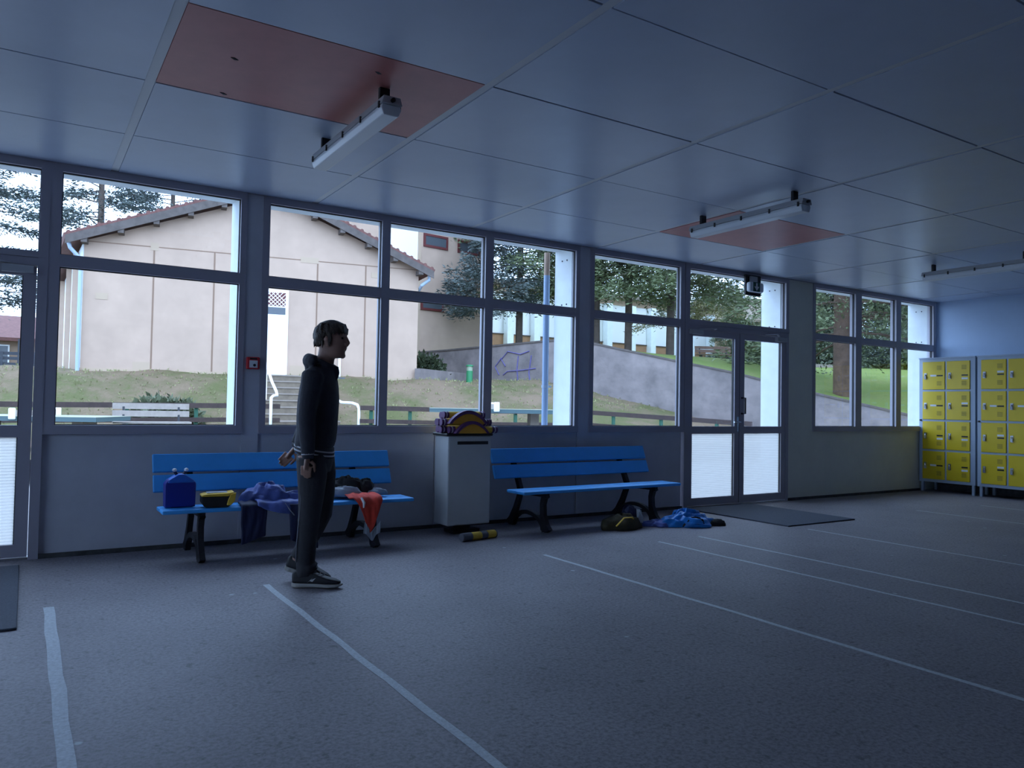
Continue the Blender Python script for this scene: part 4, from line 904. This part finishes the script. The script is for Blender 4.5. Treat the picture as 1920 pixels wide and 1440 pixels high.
sl = thing('stone_bench', 'pale stone slab with brown crate at the far edge of the lawn', 'bench', (33.2,17.0,3.15), math.radians(-32))
obj('slab', MB().box(-1.2,.5,-.3,.3,-.1,.38), 'concl', sl); obj('crate', MB().box(.52,1.3,-.35,.35,.0,.5), 'planter', sl)

# ================================================================== PLANTS
def cards(P, D, Lg, Wd, name):
    """diamond leaves: P base points, D directions, numpy"""
    n = len(P); D = D/np.linalg.norm(D, axis=1, keepdims=True)
    R_ = rng.normal(size=(n, 3)); Sd = np.cross(D, R_); Sd /= np.linalg.norm(Sd, axis=1, keepdims=True); N = np.cross(D, Sd)
    L = Lg[:, None]; Wv = Wd[:, None]
    v = np.empty((n, 4, 3)); v[:, 0] = P; v[:, 1] = P+D*L*.45+Sd*Wv+N*Wv*.25; v[:, 2] = P+D*L; v[:, 3] = P+D*L*.45-Sd*Wv+N*Wv*.25
    me = bpy.data.meshes.new(name); me.vertices.add(4*n); me.vertices.foreach_set('co', v.ravel())
    me.loops.add(4*n); me.loops.foreach_set('vertex_index', np.arange(4*n, dtype=np.int32)); me.polygons.add(n)
    me.polygons.foreach_set('loop_start', np.arange(0, 4*n, 4, dtype=np.int32)); me.update(calc_edges=True); me.validate(); return me
def conifer(H, zb, R0, nb, per, seed, leaf=.34, droop=.25, clump=.5, tip=.12, trunk_r=.2):
    """returns trunk MB, branch MB, foliage mesh"""
    r = np.random.default_rng(seed); br = MB(); P = []; D = []
    for i in range(nb):
        f = (i+r.uniform())/nb; z = zb+(H-zb)*f; L = R0*((1-f)**.75)*r.uniform(.65, 1.1)+R0*tip; a = r.uniform(0, 6.283)
        d = np.array([math.cos(a), math.sin(a), 0]); up = .25*f+r.uniform(-.1, .1)
        pts = [np.array([0, 0, z])+d*L*t+np.array([0, 0, L*(up*t-droop*t*t)]) for t in np.linspace(0, 1, 5)]
        br.tube([tuple(p) for p in pts], [max(.01, .026*L/3*(1-t)+.006) for t in np.linspace(0, 1, 5)], 5, cap=False)
        m = int(per*L/R0*r.uniform(.7, 1.3))+4
        t = r.uniform(.22, 1, m)**.8; idx = np.clip((t*4).astype(int), 0, 3); fr = t*4-idx; PA = np.array(pts)
        base = PA[idx]+(PA[idx+1]-PA[idx])*fr[:, None]
        side = np.cross(d, [0, 0, 1]); off = r.normal(size=m)*clump*(.35+.65*(1-t))*L*.32
        base = base+side*off[:, None]+np.array([0, 0, 1])*(r.normal(size=m)*.11*clump*2-.06)[:, None]-d*np.abs(off)[:, None]*.3
        dd = d*r.uniform(.3, 1, m)[:, None]+side*(np.sign(off)*r.uniform(.2, 1.1, m))[:, None]+np.array([0, 0, 1])*r.normal(-.05, .35, m)[:, None]
        P.append(base); D.append(dd)
    P = np.concatenate(P); D = np.concatenate(D); n = len(P)
    me = cards(P, D, leaf*r.uniform(.6, 1.3, n), leaf*.13*r.uniform(.7, 1.4, n), 'foliage')
    tr = MB().tube([(0,0,-.6),(0,0,.0),(.03,.02,H*.3),(-.03,.03,H*.6),(0,0,H)], [trunk_r*1.25,trunk_r*1.05,trunk_r*.85,trunk_r*.5,.03], 10)
    return tr.mesh('trunk', True), br.mesh('branches'), me
KINDS = {}
def kind(key, *a, **k): KINDS[key] = conifer(*a, **k)
kind('spruce', 15, 2.35, 3.5, 150, 300, 1, leaf=.21, droop=.22, clump=.7, trunk_r=.155)
kind('spruce2', 14, 2.4, 3.2, 135, 300, 2, leaf=.21, droop=.18, clump=.7, trunk_r=.145)
kind('young', 5.2, 1.5, 2.4, 60, 260, 6, leaf=.2, droop=.05, clump=.6, trunk_r=.08)
kind('cedar', 19, 2.5, 5.0, 80, 420, 3, leaf=.26, droop=.08, clump=.6, trunk_r=.24)
kind('pine', 17, 1.7, 5.2, 130, 520, 4, leaf=.21, droop=.24, clump=1.0, trunk_r=.33)
kind('dense', 13, .3, 4.0, 120, 420, 5, leaf=.26, droop=.2, clump=1.0, trunk_r=.16)
def tree(key, loc, rz, sc, label, group, leafm, barkm='bark'):
    t = thing('conifer_tree', label, 'tree', loc, rz, group); t.scale = (sc, sc, sc)
    for nm, me, m in zip(('trunk', 'branches', 'foliage'), KINDS[key], (barkm, barkm, leafm)):
        o = obj(nm, me, None, t)
        if not me.materials: me.materials.append(MT[m])
        o.material_slots[0].link = 'OBJECT'; o.material_slots[0].material = MT[m]
    return t
def at(x, y, f): return (x, y, float(f([(x, y)])[0])-.02)
GT = 'conifers behind the retaining wall'
tree('spruce', at(16.75,19.2,lz), .3, .92, 'slender conifer rising behind the graffiti on the wall', GT, 'needle')
tree('young', at(14.99,18.6,lz), 1.9, .95, 'short young conifer whose branches overhang the tall tan building', GT, 'needleb')
tree('spruce2', at(18.9,16.9,lz), 2.2, .9, 'conifer behind the white fin and the retaining wall peak', GT, 'needle')
tree('spruce', at(20.0,16.3,lz), 4.0, .95, 'leaning conifer left of centre above the wall slope', GT, 'needle', 'bark')
tree('spruce', at(20.9,14.9,lz), 5.1, 1.0, 'conifer with thick trunk left of the double door view', GT, 'needle', 'bark')
tree('spruce2', at(28.2,21.2,lz), .8, .85, 'yellowish conifer seen through the transom above the double door', GT, 'needley')
tree('spruce2', at(33.0,17.9,lz), 3.8, .52, 'conifer behind the emergency exit lamp', GT, 'needle')
tree('pine', at(22.0,8.2,lz), 1.2, 1.0, 'large pine with reddish bare trunk near the lockers window', GT, 'needle', 'barkr')
GC = 'blue cedars behind the gable building'
tree('cedar', at(2.9,36,gz), .2, .92, 'blue cedar rising behind the left roof slope', GC, 'needleb')
tree('cedar', at(6.0,35,gz), 2.4, .80, 'smaller blue cedar top showing just above the tiled roof', GC, 'needleb')
tree('cedar', at(-2.4,38,gz), 4.4, .85, 'blue cedar filling the glass above the left door', GC, 'needleb')
GFo = 'dense trees beyond the lawn'
for i, (x, y, sc, rz, lf, lab) in enumerate(((37.5,26.5,.42,.2,'leafd','small dense tree beyond the lawn right of the sports hall'),(38.6,21.3,.45,1.4,'leafd','small dense tree seen right of the exit lamp'),(36.9,18.6,.95,2.5,'leafd','dense tree at left edge of the lockers window'),(41.6,19.3,1.15,3.7,'leafd','dense tall tree directly behind the large pine trunk'),(40.8,15.4,1.1,5.2,'leafd','dense dark tree right of the large pine trunk'),(44.8,14.6,1.3,.9,'leafd','tall dense tree behind the middle lockers window pane'),(43.2,10.6,1.2,4.2,'leafd','dense tree beside the corner fin by the lockers'),(50,11,1.5,2.2,'leafd','tall hazy tree behind the dark row'))):
    tree('dense', at(x, y, lz), rz, sc, lab, GFo, lf)
def bush(loc, r, n, leaf, m, label, seed, nm='shrub'):
    q = np.random.default_rng(seed); d = q.normal(size=(n, 3)); d[:, 2] = np.abs(d[:, 2]); d /= np.linalg.norm(d, axis=1, keepdims=True)
    rad = q.uniform(.35, 1, n)**.6*(1+.18*np.sin(5*np.arctan2(d[:, 1], d[:, 0])+seed))
    P = d*rad[:, None]*np.array(r); me = cards(P, d+q.normal(size=(n, 3))*.6, leaf*q.uniform(.6, 1.3, n), leaf*.3*q.uniform(.7, 1.3, n), 'foliage')
    t = thing(nm, label, 'shrub', loc); obj('foliage', me, m, t)
    st = MB()
    for k in range(6):
        a = k*1.05+seed; st.tube([(0,0,-.1),(math.cos(a)*r[0]*.3, math.sin(a)*r[1]*.3, r[2]*.45),(math.cos(a)*r[0]*.65, math.sin(a)*r[1]*.65, r[2]*.7)], [.025,.016,.008], 5)
    obj('stems', st, 'bark', t); return t
bush(at(2.75,12.6,gz), (.75,.5,.55), 1500, .16, 'shrub', 'silver green low shrub on the bank above the outdoor bench', 3)
bush((10.85,15.75,2.15), (.75,.6,.62), 1700, .15, 'juniper', 'dark green juniper beside the corner of the gable building', 5)
bush(at(37.4,14.2,lz), (1.3,1.2,2.0), 1800, .26, 'leafy', 'fresh green bush at the lawn edge right of the pine trunk', 8)
bush(at(39.3,12.0,lz), (1.2,1.2,2.2), 1800, .26, 'leafy', 'fresh green bush at the lawn edge near the corner fin', 9)
bush(at(34.6,17.6,lz), (2.4,1.4,1.8), 1800, .28, 'leafd', 'dark low bush at the lawn edge left of the pine trunk', 10)
bush(at(33,20.5,lz), (2.6,1.4,2.4), 2000, .3, 'leafd', 'dark bush behind the right leaf of the double door', 11)
# grass tufts on the bank
n = 4000; q = np.c_[rng.uniform(-6, 18, n), rng.uniform(10.8, 17, n)]; z = gfun(q); keep = (z > .45) & (z < 2.15); q = q[keep]; z = z[keep]; n = len(q)
P = np.repeat(np.c_[q, z-.01], 3, 0); D = np.c_[rng.normal(size=(3*n, 2))*.55, np.ones(3*n)]
tf = tag(obj('grass_tufts', cards(P, D, rng.uniform(.04, .10, 3*n), rng.uniform(.006, .014, 3*n), 'grass_tufts'), 'tuft'), 'short rough grass growing over the soil bank', 'grass', kind='stuff')
